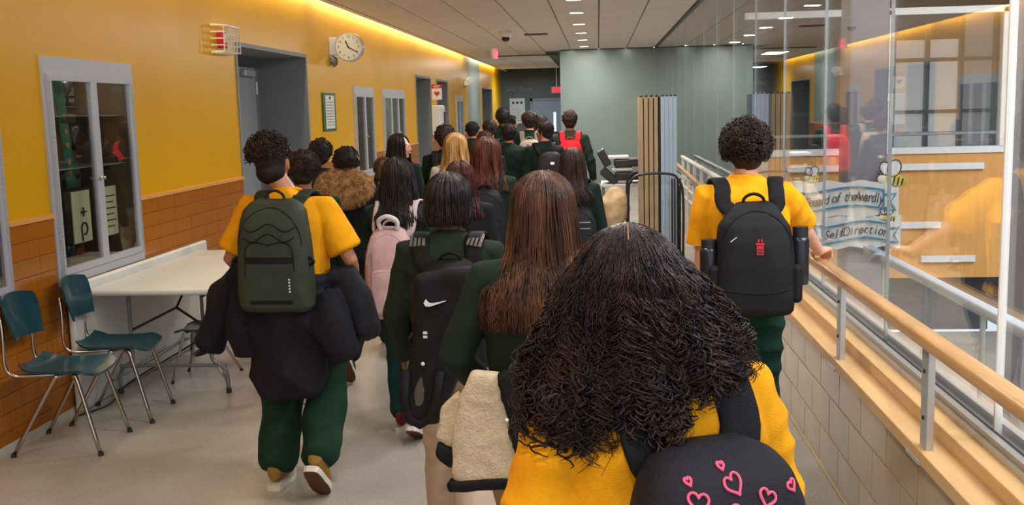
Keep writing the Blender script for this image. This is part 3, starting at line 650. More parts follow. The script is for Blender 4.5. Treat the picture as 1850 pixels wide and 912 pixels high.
DK = empty('side_table', (.22, 12.7, 0), label='beige side table under the black trays by the grey wall', cat='table')
MB().rbox(-.2, .35, -.3, .3, .86, .9, r=.01).build('tabletop', m_tabletop, DK)
for sx in (-.17, .32):
    for sy in (-.27, .27): MB().tube([(sx, sy, 0), (sx, sy, .86)], .015, 8).build('leg', m_steelgrey, DK)
m_tray = mat('black_tray', rgb(38, 34, 38), .45)
tl = ['lowest tilted black tray on the side table', 'black tray lying flat on the tray pile', 'upright black tray leaning at the pile top edge', 'topmost flat black tray on the pile by the slabs']
for k, (x, z, a, L) in enumerate([(.12, .98, 42, .22), (.34, .985, 0, .3), (.06, 1.2, 62, .2), (.34, 1.14, -3, .32)]):
    Mt = Matrix.Translation((x, 12.6, z)) @ Matrix.Rotation(math.radians(a), 4, 'Y')
    t_ = MB().rbox(-L/2, L/2, -.2, .2, -.045, .045, r=.012, M=Mt).build('storage_tray', m_tray); tag(t_, tl[k], 'tray', 'black trays piled on the side table')
for k, (x, z) in enumerate([(.26, 1.065), (.24, .92), (.22, 1.2)]):
    t_ = MB().rbox(x-.11, x+.13, 12.42, 12.75, z-.008, z+.022, r=.004).build('paper_pile', m_paper); tag(t_, ['white paper bundle between the black trays', 'white paper bundle under the trays on the table', 'crumpled white papers on top of the trays'][k], 'papers')
bg = MB().ell((.17, 12.25, .62), (.16, .14, .24), 20, 14); bagm = remesh(bg, .02, 2, folds(.03, 16, 5)); bo = MB().build('cloth_bag', mat('beige_cloth', rgb(190, 160, 122), .8, noise=.15, nscale=10), None, smooth=True, me=bagm)
tag(bo, 'lumpy beige cloth bag hanging below the black trays', 'bag')
#PEOPLE#
# ================================================================ people
def ik(a, c, l1, l2, pole):
    a, c = Vector(a), Vector(c); d = c-a; L = min(d.length, (l1+l2)*.999); u = d.normalized(); c = a+u*L
    x = (l1*l1-l2*l2+L*L)/(2*L); h = math.sqrt(max(0, l1*l1-x*x)); p = Vector(pole); p = (p-u*p.dot(u)).normalized()
    return a+u*x+p*h, c
SKIN = {'tan': rgb(176, 118, 86), 'light': rgb(214, 158, 132), 'mid': rgb(150, 96, 66), 'brown': rgb(104, 64, 44)}
def skin(k): return mat('skin_'+k, SKIN[k], .45, noise=.06, nscale=14, bump=.05, bscale=160)
def cloth(nm, c, rough=.85, sheen=0): return mat('cloth_'+nm, c, rough, noise=.10, nscale=14, bump=.35, bscale=420, sheen=sheen, spec=.25)
def hairm(nm, c, c2=None, rough=.42): return mat('hair_'+nm, c, rough, noise=.5, nscale=26, stretch=(1, 1, .12), col2=c2, bump=.5, bscale=150, spec=.3)
HAIR = {'black': (rgb(20, 14, 14), rgb(42, 28, 26)), 'dark': (rgb(28, 18, 15), rgb(62, 40, 32)), 'brown': (rgb(46, 27, 20), rgb(96, 60, 42)), 'auburn': (rgb(58, 26, 20), rgb(112, 58, 42)),
        'maroon': (rgb(52, 18, 18), rgb(84, 34, 32)), 'blonde': (rgb(150, 104, 56), rgb(214, 168, 106)), 'lightbrown': (rgb(70, 48, 34), rgb(110, 80, 56)), 'curl': (rgb(22, 13, 15), rgb(56, 34, 32))}
C_YEL = rgb(242, 164, 10); C_GRN = rgb(14, 34, 26); C_TEAL = rgb(12, 46, 42); C_BLK = rgb(16, 15, 19); C_NAVY = rgb(20, 17, 27); C_OLV = rgb(30, 44, 30)

def hand(mb, wrist, d, palm_n, s, curl, side):
    """palm, four jointed fingers of unequal length and a thumb; d = direction of the fingers, palm_n = out of the palm"""
    d = Vector(d).normalized(); n = Vector(palm_n); n = (n-d*n.dot(d)).normalized(); x = d.cross(n)*side    # x points to the thumb side
    W = Vector(wrist)
    mb.tube([W-d*.02*s, W+d*.015*s, W+d*.05*s, W+d*.085*s], [.026*s, .033*s, .042*s, .040*s], 12, [.021*s, .018*s, .016*s, .013*s], side=x)
    for k, (o, L) in enumerate(((.030, .070), (.010, .078), (-.010, .073), (-.029, .057))):
        p = W+d*.082*s+x*o*s; dirv = d.copy(); pts = [p-d*.012*s]; a = 0
        for f in (.42, .33, .27):
            a += curl*(1.0+.06*k); dv = d*math.cos(a)+n*math.sin(a); pts.append(p.copy()); p = p+dv*L*f*s
        pts.append(p)
        mb.tube(pts, [.0095*s, .0092*s, .0086*s, .0080*s, .0066*s], 8, rnd_end=True)
    p = W+d*.022*s+x*.026*s; t1 = (d*.62+x*.72+n*.28).normalized(); t2 = (d*.9+x*.15+n*(.35+curl*.5)).normalized()
    mb.tube([p-t1*.012*s, p+t1*.032*s, p+t1*.032*s+t2*.028*s, p+t1*.032*s+t2*.052*s], [.014*s, .0125*s, .0105*s, .008*s], 8, rnd_end=True)

def head_mesh(mb, R, Cc, s=1.0):
    """R, Cc place the head; local: face +Y, centre of the skull at the origin, chin at -.115, crown at +.115"""
    def E(c, r, ex=2, n=18, m=12):
        b = MB().ell((0, 0, 0), [q*s for q in r], n, m, None, ex); mb.add([Cc+R @ (Vector(v)+Vector(c)*s) for v in b.v], b.f)
    E((0, -.014, .022), (.074, .092, .090)); E((0, .012, -.02), (.064, .074, .080)); E((0, .030, -.066), (.046, .050, .046)); E((0, .062, -.094), (.024, .022, .020))
    E((0, .083, .018), (.050, .013, .012)); E((0, .097, -.022), (.013, .022, .014)); E((0, .092, -.006), (.009, .014, .026))
    E((-.009, .098, -.028), (.009, .010, .007)); E((.009, .098, -.028), (.009, .010, .007))
    E((0, .084, -.052), (.025, .011, .006)); E((0, .083, -.060), (.022, .011, .007)); E((-.034, .066, -.024), (.022, .020, .018)); E((.034, .066, -.024), (.022, .020, .018))
    for q in (-1, 1): E((q*.074, -.004, -.008), (.008, .020, .032)); E((q*.080, -.012, .004), (.006, .014, .022)); E((q*.074, .004, -.028), (.006, .010, .012))
def eyes(root, R, Cc, s, lips=False):
    for q in (-1, 1):
        c = Cc+R @ Vector((q*.031*s, .079*s, .0*s)); e = MB().ell(c, (.0115*s,)*3, 12, 8).build('eye', mat('eye_white', rgb(220, 214, 208), .2), root, smooth=True)
        MB().ell(c+R @ Vector((0, .0085*s, 0)), (.0052*s,)*3, 8, 6).build('iris', mat('iris', rgb(30, 18, 14), .15), e, smooth=True)
        MB().tube([Cc+R @ Vector((q*(.012+.009*k)*s, (.090-.0035*k-.0022*k*k*.6)*s, (.020+.004*math.sin(k*.9))*s)) for k in range(5)], .0032*s, 5).build('eyebrow', mat('brow', rgb(30, 20, 16), .7), root)
    MB().tube([Cc+R @ Vector((x*s, (.0955-abs(x)*.35)*s, (-.0555+abs(x)*.10)*s)) for x in (-.022, -.012, 0, .012, .022)], [.002*s, .0042*s, .005*s, .0042*s, .002*s], 6).build('mouth', mat('lips', rgb(150, 74, 66), .4), root, smooth=True)

def shirt_rings(s, wd, hem, neck=1.455, dep=1.0, y0=0):
    T = [(.84, .165, .125), (.92, .170, .125), (1.02, .160, .112), (1.12, .163, .112), (1.22, .174, .118), (1.31, .182, .118), (1.37, .180, .105), (1.405, .150, .090), (1.43, .105, .075), (neck, .066, .066), (neck+.012, .060, .062)]
    out = []
    for z, rx, ry in T:
        if z < hem: continue
        sh = -.006 if z > 1.2 else 0
        out.append((z*s, 0, (sh+y0)*s, rx*wd*s, ry*dep*s, 2.3))
    z, rx, ry = hem, T[0][1]*1.03, T[0][2]*1.05
    out = [(hem*s, 0, 0, rx*wd*s, ry*dep*s, 2.3)]+out
    return out
PEOPLE = {}
class Person:
    def __init__(p, key, label, loc, H=1.6, rz=0, wd=1.0, skin_='tan', shirt=C_GRN, shirt_name='green', sleeve='long', hem=.86, pants=C_GRN, pants_name='green', baggy=1.0,
                 shoe=rgb(30, 30, 32), sole=rgb(210, 205, 195), hl=(-.26, .02, .84), hr=(.26, .02, .84), fl=(-.085, .16, 0), fr=(.085, -.22, .06), pl=(-.5, -1, -.1), pr=(.5, -1, -.1),
                 hyaw=0, hpitch=0, htilt=0, hoff=(0, 0), fine=.011, legs=True, curl=.35, face=True, lean=0, group=None, hand_dir=None, collar=True, sleeve_c=None, wrinkle=.0075):
        s = H/1.70; p.s = s; p.wd = wd; p.H = H
        root = empty('person', (loc[0], loc[1], 0), rz, label=label, cat='person', group=group); p.root = root; p.M = Matrix.Translation((loc[0], loc[1], 0)) @ Matrix.Rotation(rz, 4, 'Z')
        V = Vector
        Cc = V((hoff[0], .012+hoff[1], 1.585))*s; R = Euler((hpitch, htilt, hyaw), 'XYZ').to_matrix(); R = Matrix.Rotation(hyaw, 3, 'Z') @ Matrix.Rotation(htilt, 3, 'Y') @ Matrix.Rotation(hpitch, 3, 'X')
        p.Cc, p.R = Cc, R
        # joints
        sh = {q: V((q*.168*wd, -.008, 1.375))*s for q in (-1, 1)}
        el, wr = {}, {}
        for q, h, pole in ((-1, hl, pl), (1, hr, pr)): el[q], wr[q] = ik(sh[q], V(h)*s, .285*s, .25*s, pole)
        hip = {q: V((q*.088*wd, 0, .90))*s for q in (-1, 1)}; kn, an = {}, {}
        for q, f in ((-1, fl), (1, fr)):
            kn[q], an[q] = ik(hip[q], V((f[0], f[1], f[2]+.085))*s, .43*s, .405*s, (0, 1, 0))
        p.el, p.wr, p.kn, p.an, p.sh = el, wr, kn, an, sh
        # body
        b = MB(); head_mesh(b, R, Cc, s)
        b.tube([V((0, -.012, 1.36))*s, V((0, -.01, 1.44))*s, Cc+R @ V((0, -.022, -.045))*s], [.066*s, .054*s, .052*s], 14)
        T = shirt_rings(s, wd*.9, .84, dep=.88); b.loft(T, 20)
        for q in (-1, 1):
            b.tube([sh[q]-V((q*.05, 0, -.0))*s, sh[q], (sh[q]+el[q])/2, el[q], (el[q]*.7+wr[q]*.3), wr[q]], [.045*s, .048*s, .041*s, .034*s, .035*s, .024*s], 12, rnd_end=True)
            d = (wr[q]-el[q]).normalized(); hd = V(hand_dir[q]) if hand_dir and q in hand_dir else d+V((0, .15, 0))
            pn = V((-q, 0, 0)) if not (hand_dir and q in hand_dir) else V(hand_dir[(q, 'n')])
            hand(b, wr[q], hd, pn, s, curl if not (hand_dir and q in hand_dir) else hand_dir[(q, 'c')], side=hand_dir[(q, 's')] if (hand_dir and (q, 's') in hand_dir) else (-q))
            b.tube([hip[q]+V((0, 0, .02)), (hip[q]+kn[q])/2, kn[q], kn[q]*.65+an[q]*.35, an[q]], [.085*s*wd, .070*s*wd, .052*s, .05*s, .036*s], 12, rnd_end=True)
            b.tube([an[q], an[q]+V((0, .05, -.04))*s, an[q]+V((0, .12, -.06))*s], [.036*s, .034*s, .024*s], 8, rnd_end=True)
        me = remesh(b, fine, 2); MB().build('body', skin(skin_), root, smooth=True, me=me)
        if face: eyes(root, R, Cc, s)
        # shirt
        b = MB(); b.loft(shirt_rings(s, wd*1.06, hem, dep=1.1), 28)
        for q in (-1, 1):
            a, e, w_ = sh[q], el[q], wr[q]
            if sleeve == 'short':
                h = a*.22+e*.78 if sleeve else e
                b.tube([a-V((q*.07, 0, 0))*s, a, a*.6+e*.4, h], [.062*s, .066*s, .067*s, .074*s], 16)
            else:
                b.tube([a-V((q*.07, 0, 0))*s, a, (a+e)/2, e, (e+w_)/2, w_*.93+e*.07], [.062*s, .064*s, .058*s, .056*s, .050*s, .040*s], 16)
                b.tube([w_*.95+e*.05, w_*1.0], [.034*s, .034*s], 12)
        me = remesh(b, fine*.95, 3, folds(wrinkle*s, 21, hash(key) % 999 if False else sum(map(ord, key)), (1, 1, 1.2)))
        p.shirt = MB().build('shirt', cloth(shirt_name, shirt, sheen=.0), root, smooth=True, me=me)
        p.bvh = BVHTree.FromPolygons([v.co.copy() for v in me.vertices], [list(f.vertices) for f in me.polygons])
        if collar:
            cc = [V((.064*math.cos(t), -.006+.066*math.sin(t), 1.462+.006*math.sin(t)*-1))*s for t in [i*2*math.pi/20 for i in range(20)]]
            MB().tube(cc, .008*s, 8, cyclic=True).build('collar', cloth(shirt_name+'_rib', tuple(x*.85 for x in shirt)), root, smooth=True)
        # trousers
        if legs:
            b = MB(); g = baggy
            b.loft([(.80*s, 0, 0, .14*wd*s, .10*s, 2), (.86*s, 0, 0, .158*wd*s, .118*s, 2.2), (.95*s, 0, 0, .158*wd*s, .115*s, 2.2), (1.0*s, 0, 0, .15*wd*s, .105*s, 2.2)], 20)
            for q in (-1, 1):
                b.tube([hip[q]+V((0, 0, .03)), hip[q]*.5+kn[q]*.5, kn[q], kn[q]*.5+an[q]*.5, an[q]*.92+kn[q]*.08, an[q]], [.096*s*wd, .088*s*g, .078*s*g, .074*s*g, .068*s*g, .052*s*g], 16)
            me = remesh(b, fine*1.05, 3, folds(.011*s*g, 15, sum(map(ord, key))+5, (1, 1, 1.6)))
            MB().build('trousers', cloth(pants_name, pants), root, smooth=True, me=me)
            for q, f in ((-1, fl), (1, fr)):
                pitch = -min(1.15, f[2]*7.5)                                   # toes down when the heel is lifted
                A = Matrix.Translation(an[q]) @ Matrix.Rotation(pitch, 4, 'X')
                u = MB()
                secs = [(-.075, .020, .030, .030), (-.06, .036, .005, .062), (-.02, .040, .012, .075), (.03, .044, -.004, .062), (.08, .047, -.026, .040), (.13, .043, -.036, .028), (.165, .028, -.042, .020), (.178, .012, -.044, .012)]
                rings = []
                for yy, w_, zc, hh in secs:
                    rings.append([A @ (V((w_*math.cos(t), yy, zc-.0+hh*math.sin(t)*.8))*s) for t in [i*2*math.pi/14 for i in range(14)]])
                u.rings(rings); sm = cloth('shoe_%d' % int(shoe[0]*9999+shoe[1]*999), shoe, .6)
                me = remesh(u, .010, 2); so = MB().build('shoe', sm, root, smooth=True, me=me)
                z0 = -.085; sl = MB(); pr_ = [(-.085, .018), (-.075, .034), (-.03, .041), (.03, .043), (.08, .049), (.13, .046), (.165, .034), (.185, .014)]
                outl = [(w_, yy) for yy, w_ in pr_]+[(-w_, yy) for yy, w_ in reversed(pr_)]
                sl.rings([[A @ (V((x, yy, z))*s) for x, yy in outl] for z in (z0+.001, z0+.012, z0+.030)]); so2 = sl.build('sole', cloth('sole_%d' % int(sole[0]*9999), sole, .6), so, smooth=False)
                MB().rings([[A @ (V((x*.97, yy*.98, z))*s) for x, yy in outl] for z in (z0-.004, z0+.003)]).build('outsole', cloth('outsole', rgb(96, 62, 36), .6), so)
        PEOPLE[key] = p
    def out(p, pt, off):
        """push a point outside the shirt"""
        loc, no, i, d = p.bvh.find_nearest(pt)
        if loc is None: return pt
        if (Vector(pt)-loc).dot(no) < off: return loc+no*off
        return pt
    # ---- hair
    def cap(p, nm, grow=(1.0, 1.0, 1.0), lump=.004, freq=50, low=-.03, front=.045, vox=.008, fade=0):
        b = MB(); s = p.s; g = grow
        A = MB().ell((0, 0, 0), (.080*g[0]*s, .098*g[1]*s, .094*g[2]*s), 24, 16)
        vs = []
        for v in A.v:
            v = Vector(v)+Vector((0, -.016, .026*g[2]))*s
            if v.y > front*s and v.z < .065*s: v.y = front*s+(v.y-front*s)*.15
            vs.append(p.Cc+p.R @ v)
        b.add(vs, A.f)
        A = MB().ell((0, 0, 0), (.070*s, .060*s, .06*s), 20, 12); b.add([p.Cc+p.R @ (Vector(v)+Vector((0, -.045, low))*s) for v in A.v], A.f)
        me = remesh(b, vox, 2, folds(lump*s, freq, 11+len(p.root.name)))
        c1, c2 = HAIR[nm]; return MB().build('hair', hairm(nm+'_cap', c2, c1, .65), p.root, smooth=True, me=me)
    def curls(p, nm, n=500, grow=(1.15, 1.12, 1.2), cen=(0, -.01, .035), r=.009, L=.05, th=.0026, zmin=-.35, seed=1, parent=None):
        rs = np.random.RandomState(seed); s = p.s; K = 16
        P = np.empty((n, K, 3)); Rm = np.array(p.R); c0 = np.array(p.Cc)
        for i in range(n):
            while True:
                d = rs.normal(size=3); d /= np.linalg.norm(d)
                if d[2] < zmin: continue
                if d[1] > .45 and d[2] < .55: continue
                break
            base = np.array(cen)+d*np.array((.078*grow[0], .094*grow[1], .088*grow[2]))*.9
            a = d+rs.normal(size=3)*.5; a /= np.linalg.norm(a); u = np.cross(a, rs.normal(size=3)); u /= np.linalg.norm(u); w_ = np.cross(a, u); ph = rs.uniform(0, 6.28); rr = r*rs.uniform(.6, 1.2); LL = L*rs.uniform(.4, 1)
            t = np.linspace(0, 1, K)[:, None]; th_ = ph+t*9
            q = base+a*t*LL*.45+u*np.cos(th_)*rr+w_*np.sin(th_)*rr
            P[i] = (q*s) @ Rm.T+c0
        rad = np.full((n, K), th*s)*np.linspace(1, .5, K)[None]
        c1, c2 = HAIR[nm]; me = strands(P, rad, 4); return MB().build('curls', hairm(nm+'_strand', c2, c1, .36), parent or p.root, me=me)
    def long_hair(p, nm, length=.5, n=260, width=1.0, thick=1.0, flare=.0, wave=.004, seed=3, front=False, side=0, vox=.012, lock=.0055, dense=True, sides_front=.25, taper=.75):
        s = p.s; rs = np.random.RandomState(seed); K = 22; Rm = np.array(p.R); c0 = np.array(p.Cc)
        def path(phi, u0, rad_off):
            # phi: direction around the head (degrees, -90 = back); from the parting over the skull and down
            pts = []; ph = math.radians(phi); ax, ay, az = .080*width+rad_off, .098*thick+rad_off, .094+rad_off
            cx, cy, cz = 0, -.014, .026
            nsk = 8
            for k in range(nsk):
                el = math.radians(86-k*86/(nsk-1)); q = (cx+ax*math.cos(el)*math.cos(ph)+.010*side*(1-k/nsk), cy+ay*math.cos(el)*math.sin(ph), cz+az*math.sin(el)); pts.append(np.array(q))
            e = pts[-1]; pts = [Rm @ (q*s)+c0 for q in pts]; base = pts[-1]
            Ll = length*u0; nn = K-nsk
            for k in range(1, nn+1):
                t = k/nn; z = base[2]-Ll*s*t
                fx = 1+flare*t-(.28*max(0, t-.75)/.25*(1-taper))
                x = c0[0]+(base[0]-c0[0])*fx; y = c0[1]+(base[1]-c0[1])*(1+flare*.3*t)
                if phi > -20 or phi < -160: y -= .03*t*s
                pts.append(np.array((x, y, z)))
            return pts
        P = np.empty((n, K, 3)); span = sides_front
        for i in range(n):
            phi = rs.uniform(-180-60*span, 60*span); off = rs.uniform(-.003, .012); u0 = rs.uniform(.82, 1.0)
            q = np.array(path(phi, u0, off)); t = np.linspace(0, 1, K); a, b_ = rs.uniform(0, 6.28, 2); f = rs.uniform(4, 9)
            w_ = wave*(.2+t)*s; q[:, 0] += np.sin(t*f+a)*w_; q[:, 1] += np.sin(t*f*1.2+b_)*w_; P[i] = q
        ze = 1.47*s
        for i in range(n):
            for k in range(8, K):
                if P[i, k, 2] < ze:
                    q = p.out(Vector(P[i, k]), .012+.016*rs.rand()); P[i, k, 0:2] = q[0:2]
        rad = np.full((n, K), lock*s)*np.interp(np.linspace(0, 1, K), [0, .2, .8, 1], [.7, 1, .9, .25])[None]*rs.uniform(.6, 1.2, (n, 1))
        c1, c2 = HAIR[nm]; o = MB().build('hair', hairm(nm+'_strand', c2, c1, .34), p.root, me=strands(P, rad, 4, .6))
        # the dense mass beneath the locks
        b = MB(); rings = []
        m_ = 20
        for k in range(0, K-1):
            ring = []
            for j in range(m_):
                phi = -180-50*span+(180+100*span)*j/(m_-1); ring.append(None)
        R_ = [path(-180-50*span+(180+100*span)*j/(m_-1), .93, -.006) for j in range(m_)]
        for j in range(m_):
            for k in range(8, K):
                if R_[j][k][2] < ze: q = p.out(Vector(R_[j][k]), .010); R_[j][k] = np.array((q[0], q[1], R_[j][k][2]))
        outer = [[Vector(R_[j][k]) for j in range(m_)] for k in range(K)]; cen = [sum(o_, Vector())/m_ for o_ in outer]
        inner = [[v+((Vector((c0[0], c0[1]-.02, v.z))-v)*.16 if k > 8 else (p.Cc-v)*.16) for v in row] for k, row in enumerate(outer)]
        vs = [v for r_ in outer for v in r_]+[v for r_ in inner for v in r_]; N = K*m_; F = []
        for k in range(K-1):
            for j in range(m_-1):
                a = k*m_+j; F += [(a, a+1, a+m_+1, a+m_), (N+a, N+a+m_, N+a+m_+1, N+a+1)]
            a = k*m_; F.append((a, a+m_, N+a+m_, N+a)); a = k*m_+m_-1; F.append((a, N+a, N+a+m_, a+m_))
        for j in range(m_-1): F.append((j, N+j, N+j+1, j+1)); a = (K-1)*m_+j; F.append((a, a+1, N+a+1, N+a))
        MB().add(vs, F).build('hair_mass', hairm(nm, c2, c1), o, smooth=True)
        return o

# ---- bags worn on the back: things of their own
def backpack(p, label, w=.29, h=.44, d=.15, z0=.93, col=C_BLK, name='black', x=0, yb=-.125, pocket=True, strapw=.034, strap_c=None, handle=True, n_ex=3.2, taper=.80, tilt=0, zips=True, loops=True, seam=None, strap_x=.085, cat='backpack'):
    s = p.s; base = p.M @ Vector((x*s, (yb-d/2)*s, z0*s)); e = empty('backpack', base, p.root.rotation_euler[2], label=label, cat=cat)
    o0 = Vector((x*s, (yb-d/2)*s, z0*s)); m = cloth('bag_'+name, col, .62); ms = cloth('bagstrap_'+name, strap_c or tuple(q*.6 for q in col), .7)
    def L(v): return Vector(v)*s-o0
    prof = [(0, .80, .70), (.015, .92, .85), (.05, 1.0, .96), (.2, 1.02, 1.0), (.45, 1.0, 1.0), (.65, .97, .95), (.8, .90, .86), (.9, taper*.97, .72), (.96, taper*.8, .52), (1, taper*.5, .26)]
    b = MB()
    b.loft([(h*s*t, 0, ((1-dd)*d*.5)*s*.9+0, w/2*ww*s, d/2*dd*s, n_ex) for t, ww, dd in prof], 36)
    me = remesh(b, .009, 3, folds(.006*s, 14, len(label)))
    MB().build('bag_body', m, e, smooth=True, me=me)
    bv = BVHTree.FromPolygons([v.co.copy() for v in me.vertices], [list(f.vertices) for f in me.polygons])
    def onbag(xx, zz, off=.002):
        hit = bv.ray_cast(Vector((xx*s, -1, zz*s)), Vector((0, 1, 0)))
        return hit[0]-Vector((0, off, 0)) if hit[0] is not None else Vector((xx*s, -d/2*s, zz*s))
    e_on = onbag
    if pocket:
        b = MB(); b.loft([(h*s*(.06+t*.50), 0, -(d/2-.012)*s, w/2*.84*ww*s, .036*dd*s, 3.2) for t, ww, dd in prof], 30)
        me2 = remesh(b, .009, 2, folds(.004*s, 16, len(label)+3)); pk = MB().build('front_pocket', m, e, smooth=True, me=me2)
        bv2 = BVHTree.FromPolygons([v.co.copy() for v in list(me.vertices)]+[v.co.copy() for v in me2.vertices], [list(f.vertices) for f in me.polygons]+[[i+len(me.vertices) for i in f.vertices] for f in me2.polygons])
        def e_on(xx, zz, off=.002):
            hit = bv2.ray_cast(Vector((xx*s, -1, zz*s)), Vector((0, 1, 0)))
            return hit[0]-Vector((0, off, 0)) if hit[0] is not None else Vector((xx*s, -d/2*s, zz*s))
        b = MB(); b.tube([e_on(w/2*.78*math.cos(t), h*(.44+.10*math.sin(t)), .001) for t in [math.pi*i/14 for i in range(15)]], .0032*s, 6); b.build('zipper', ms, pk)
    if zips: b = MB(); b.tube([onbag(w/2*.90*math.cos(t)*1.0, h*(.60+.33*math.sin(t)), .001) for t in [math.pi*(.0+i/16) for i in range(17)]], .0035*s, 6); b.build('zipper', ms, e)
    for q in (-1, 1):
        pts = [(x*.6+q*strap_x*.75, yb-.035, z0+h*.90), (x*.4+q*strap_x*1.0, yb+.015, z0+h*.97), (q*(strap_x+.010), -.085, 1.43), (q*(strap_x+.02), -.02, 1.455), (q*(strap_x+.028), .05, 1.43), (q*(strap_x+.03), .115, 1.33), (q*(strap_x+.03), .14, 1.20), (q*(strap_x+.05), .11, 1.05), (q*.165*p.wd, .02, 1.0), (q*.15*p.wd, -.10, z0+.08)]
        P = smooth_path(pts, 5); P2 = []
        for i, v in enumerate(P):
            v = Vector(v)*s; P2.append(p.out(v, .010*s) if 2 < i else v)
        MB().tube([v-o0 for v in P2], [strapw*s if i < 30 else strapw*.45*s for i in range(len(P2))], 10, .0075*s, side=(1, 0, 0), ex=3).build('shoulder_strap', ms, e, smooth=True)
    if handle:
        MB().tube(smooth_path([L((x-.045, yb-.045, z0+h*.93)), L((x-.040, yb-.05, z0+h*1.03)), L((x, yb-.052, z0+h*1.07)), L((x+.040, yb-.05, z0+h*1.03)), L((x+.045, yb-.045, z0+h*.93))], 5), .007*s, 8).build('top_handle', ms, e, smooth=True)
    return e, e_on, s
def patch(e, on, s, x0, x1, z0, z1, name, m, off=.003, n=8):
    b = MB(); A = [[on(x0+(x1-x0)*i/n, z0+(z1-z0)*j/3, off) for i in range(n+1)] for j in range(4)]; B = [[on(x0+(x1-x0)*i/n, z0+(z1-z0)*j/3, -.004) for i in range(n+1)] for j in range(4)]
    w_ = n+1; V = [v for r in A for v in r]+[v for r in B for v in r]; N = 4*w_; F = []
    for j in range(3):
        for i in range(n): a = j*w_+i; F += [(a, a+1, a+w_+1, a+w_), (N+a, N+a+w_, N+a+w_+1, N+a+1)]
    for i in range(n): F += [(i, N+i, N+i+1, i+1), (3*w_+i, 3*w_+i+1, N+3*w_+i+1, N+3*w_+i)]
    for j in range(3): F += [(j*w_, j*w_+w_, N+j*w_+w_, N+j*w_), (j*w_+n, N+j*w_+n, N+j*w_+w_+n, j*w_+w_+n)]
    return b.add(V, F).build(name, m, e, smooth=False)
def at_person(p, name, label, cat, off=(0, 0, 0)):
    e = empty(name, p.M @ (Vector(off)*p.s), p.root.rotation_euler[2], label=label, cat=cat); return e, (lambda v: Vector(v)*p.s-Vector(off)*p.s)

m_trim = cloth('trim_black', rgb(16, 16, 18), .6)
# ---- boy in yellow with olive pack
P1 = Person('P1', 'boy in yellow t-shirt with curly fade haircut and olive backpack, walking with dark jacket', (-1.47, 4.86), 1.685, math.radians(-3), 1.04, 'tan', C_YEL, 'yellow', 'short', .90, rgb(18, 50, 34), 'green_sweat', 1.28,
            rgb(150, 112, 52), rgb(222, 214, 200), hl=(-.25, .20, .98), hr=(.25, .20, .98), fl=(-.115, -.03, 0), fr=(.15, -.20, .10), pl=(-.8, -.8, -.3), pr=(.6, -.8, -.3), hoff=(-.07, 0), htilt=-.10, fine=.009, wrinkle=.013)
P1.cap('black', (.97, .97, .9), .002, 60, -.035, .03)
P1.curls('dark', 620, (1.22, 1.12, 1.22), (-.012, -.008, .042), .011, .075, .0036, -.12, 4)
e, on, s = backpack(P1, 'olive green backpack with curved front seams and black zips on boy in yellow', .335, .52, .17, .915, rgb(54, 62, 50), 'olive', yb=-.125, strap_c=rgb(34, 42, 32), n_ex=4, taper=.86, pocket=False, strapw=.036)
mo = cloth('bag_olive', (0, 0, 0)); mz = m_trim
for hh, wd, zz in ((.018, .24, .395), (.018, .235, .35)): MB().tube([on(wd/2*(i/8-1), zz+.018*math.cos((i/8-1)*math.pi*1.5), .001) for i in range(17)], .003, 6).build('seam', mz, e)
MB().tube([on(x_, z_, .001) for x_, z_ in [(-.115, .17)]+[(-.115, .2), (-.115, .26), (-.11, .30), (-.09, .325), (-.05, .33), (0, .318), (.05, .33), (.09, .325), (.11, .30), (.115, .26), (.118, .2)]], .0032, 6).build('pocket_seam', mz, e)
patch(e, on, s, -.115, .115, .235, .262, 'pocket_zip', mz, .004); patch(e, on, s, -.10, .10, .045, .062, 'lower_band', mz, .003)
for k in range(5): patch(e, on, s, .088, .096, .10+k*.014, .108+k*.014, 'print', m_white, .0025, 2)
for q in (-1, 1):
    MB().tube(smooth_path([(q*.10, 0, .22), (q*.16, -.02, .215), (q*.19, -.03, .23), (q*.175, -.03, .25), (q*.15, -.02, .235)], 4), .008, 8).build('side_strap', mz, e)
MB().rbox(.135, .16, -.04, .05, .03, .19, r=.01).build('side_pocket', cloth('brownmesh', rgb(80, 62, 34)), e)
# the dark jacket slipped down to his elbows
def draped_jacket(p, label, col, nm):
    e, L = at_person(p, 'draped_jacket', label, 'jacket', (0, -.1, .45)); s = p.s
    b = MB()
    rings = []
    for (z, rx, ry, cy) in [(.47, .07, .03, -.15), (.50, .13, .06, -.14), (.58, .18, .10, -.10), (.70, .20, .125, -.08), (.84, .205, .15, -.07), (.96, .22, .16, -.06), (1.04, .225, .15, -.06), (1.08, .20, .13, -.06)]:
        ring = []
        for j in range(28):
            a = 2*math.pi*j/28; x = rx*math.cos(a); y = ry*math.sin(a)
            if y > 0: y *= .35
            ring.append(L((x, cy+y, z)))
        rings.append(ring)
    b.rings(rings)
    for q in (-1, 1):
        k = 1 if q < 0 else .92
        b.tube([L((q*.18, -.04, 1.05)), L((q*.27*k, -.02, 1.02)), L((q*.33*k, -.02, .93)), L((q*.39*k, -.03, .80)), L((q*.42*k, -.05, .70 if q < 0 else .78))], [.07, .075, .078, .07, .06], 16, [.08, .08, .08, .07, .05])
        b.tube([L((q*.18, -.10, .98)), L((q*.22, -.13, .85)), L((.28 if q > 0 else -.20, -.12, .68))], [.08, .09 if q > 0 else .06, .06], 14)
    me = remesh(b, .010, 2, folds(.024, 19, 21, (1, 1, .45))); MB().build('jacket_shell', cloth(nm, col, .7), e, smooth=True, me=me)
    MB().tube([L((-.43, -.055, .685)), L((-.435, -.057, .70))], [.062, .066], 16).build('cuff', m_trim, e)
    return e
draped_jacket(P1, 'dark navy jacket slipped down to the elbows of the boy with olive pack', C_NAVY, 'navy_shell')
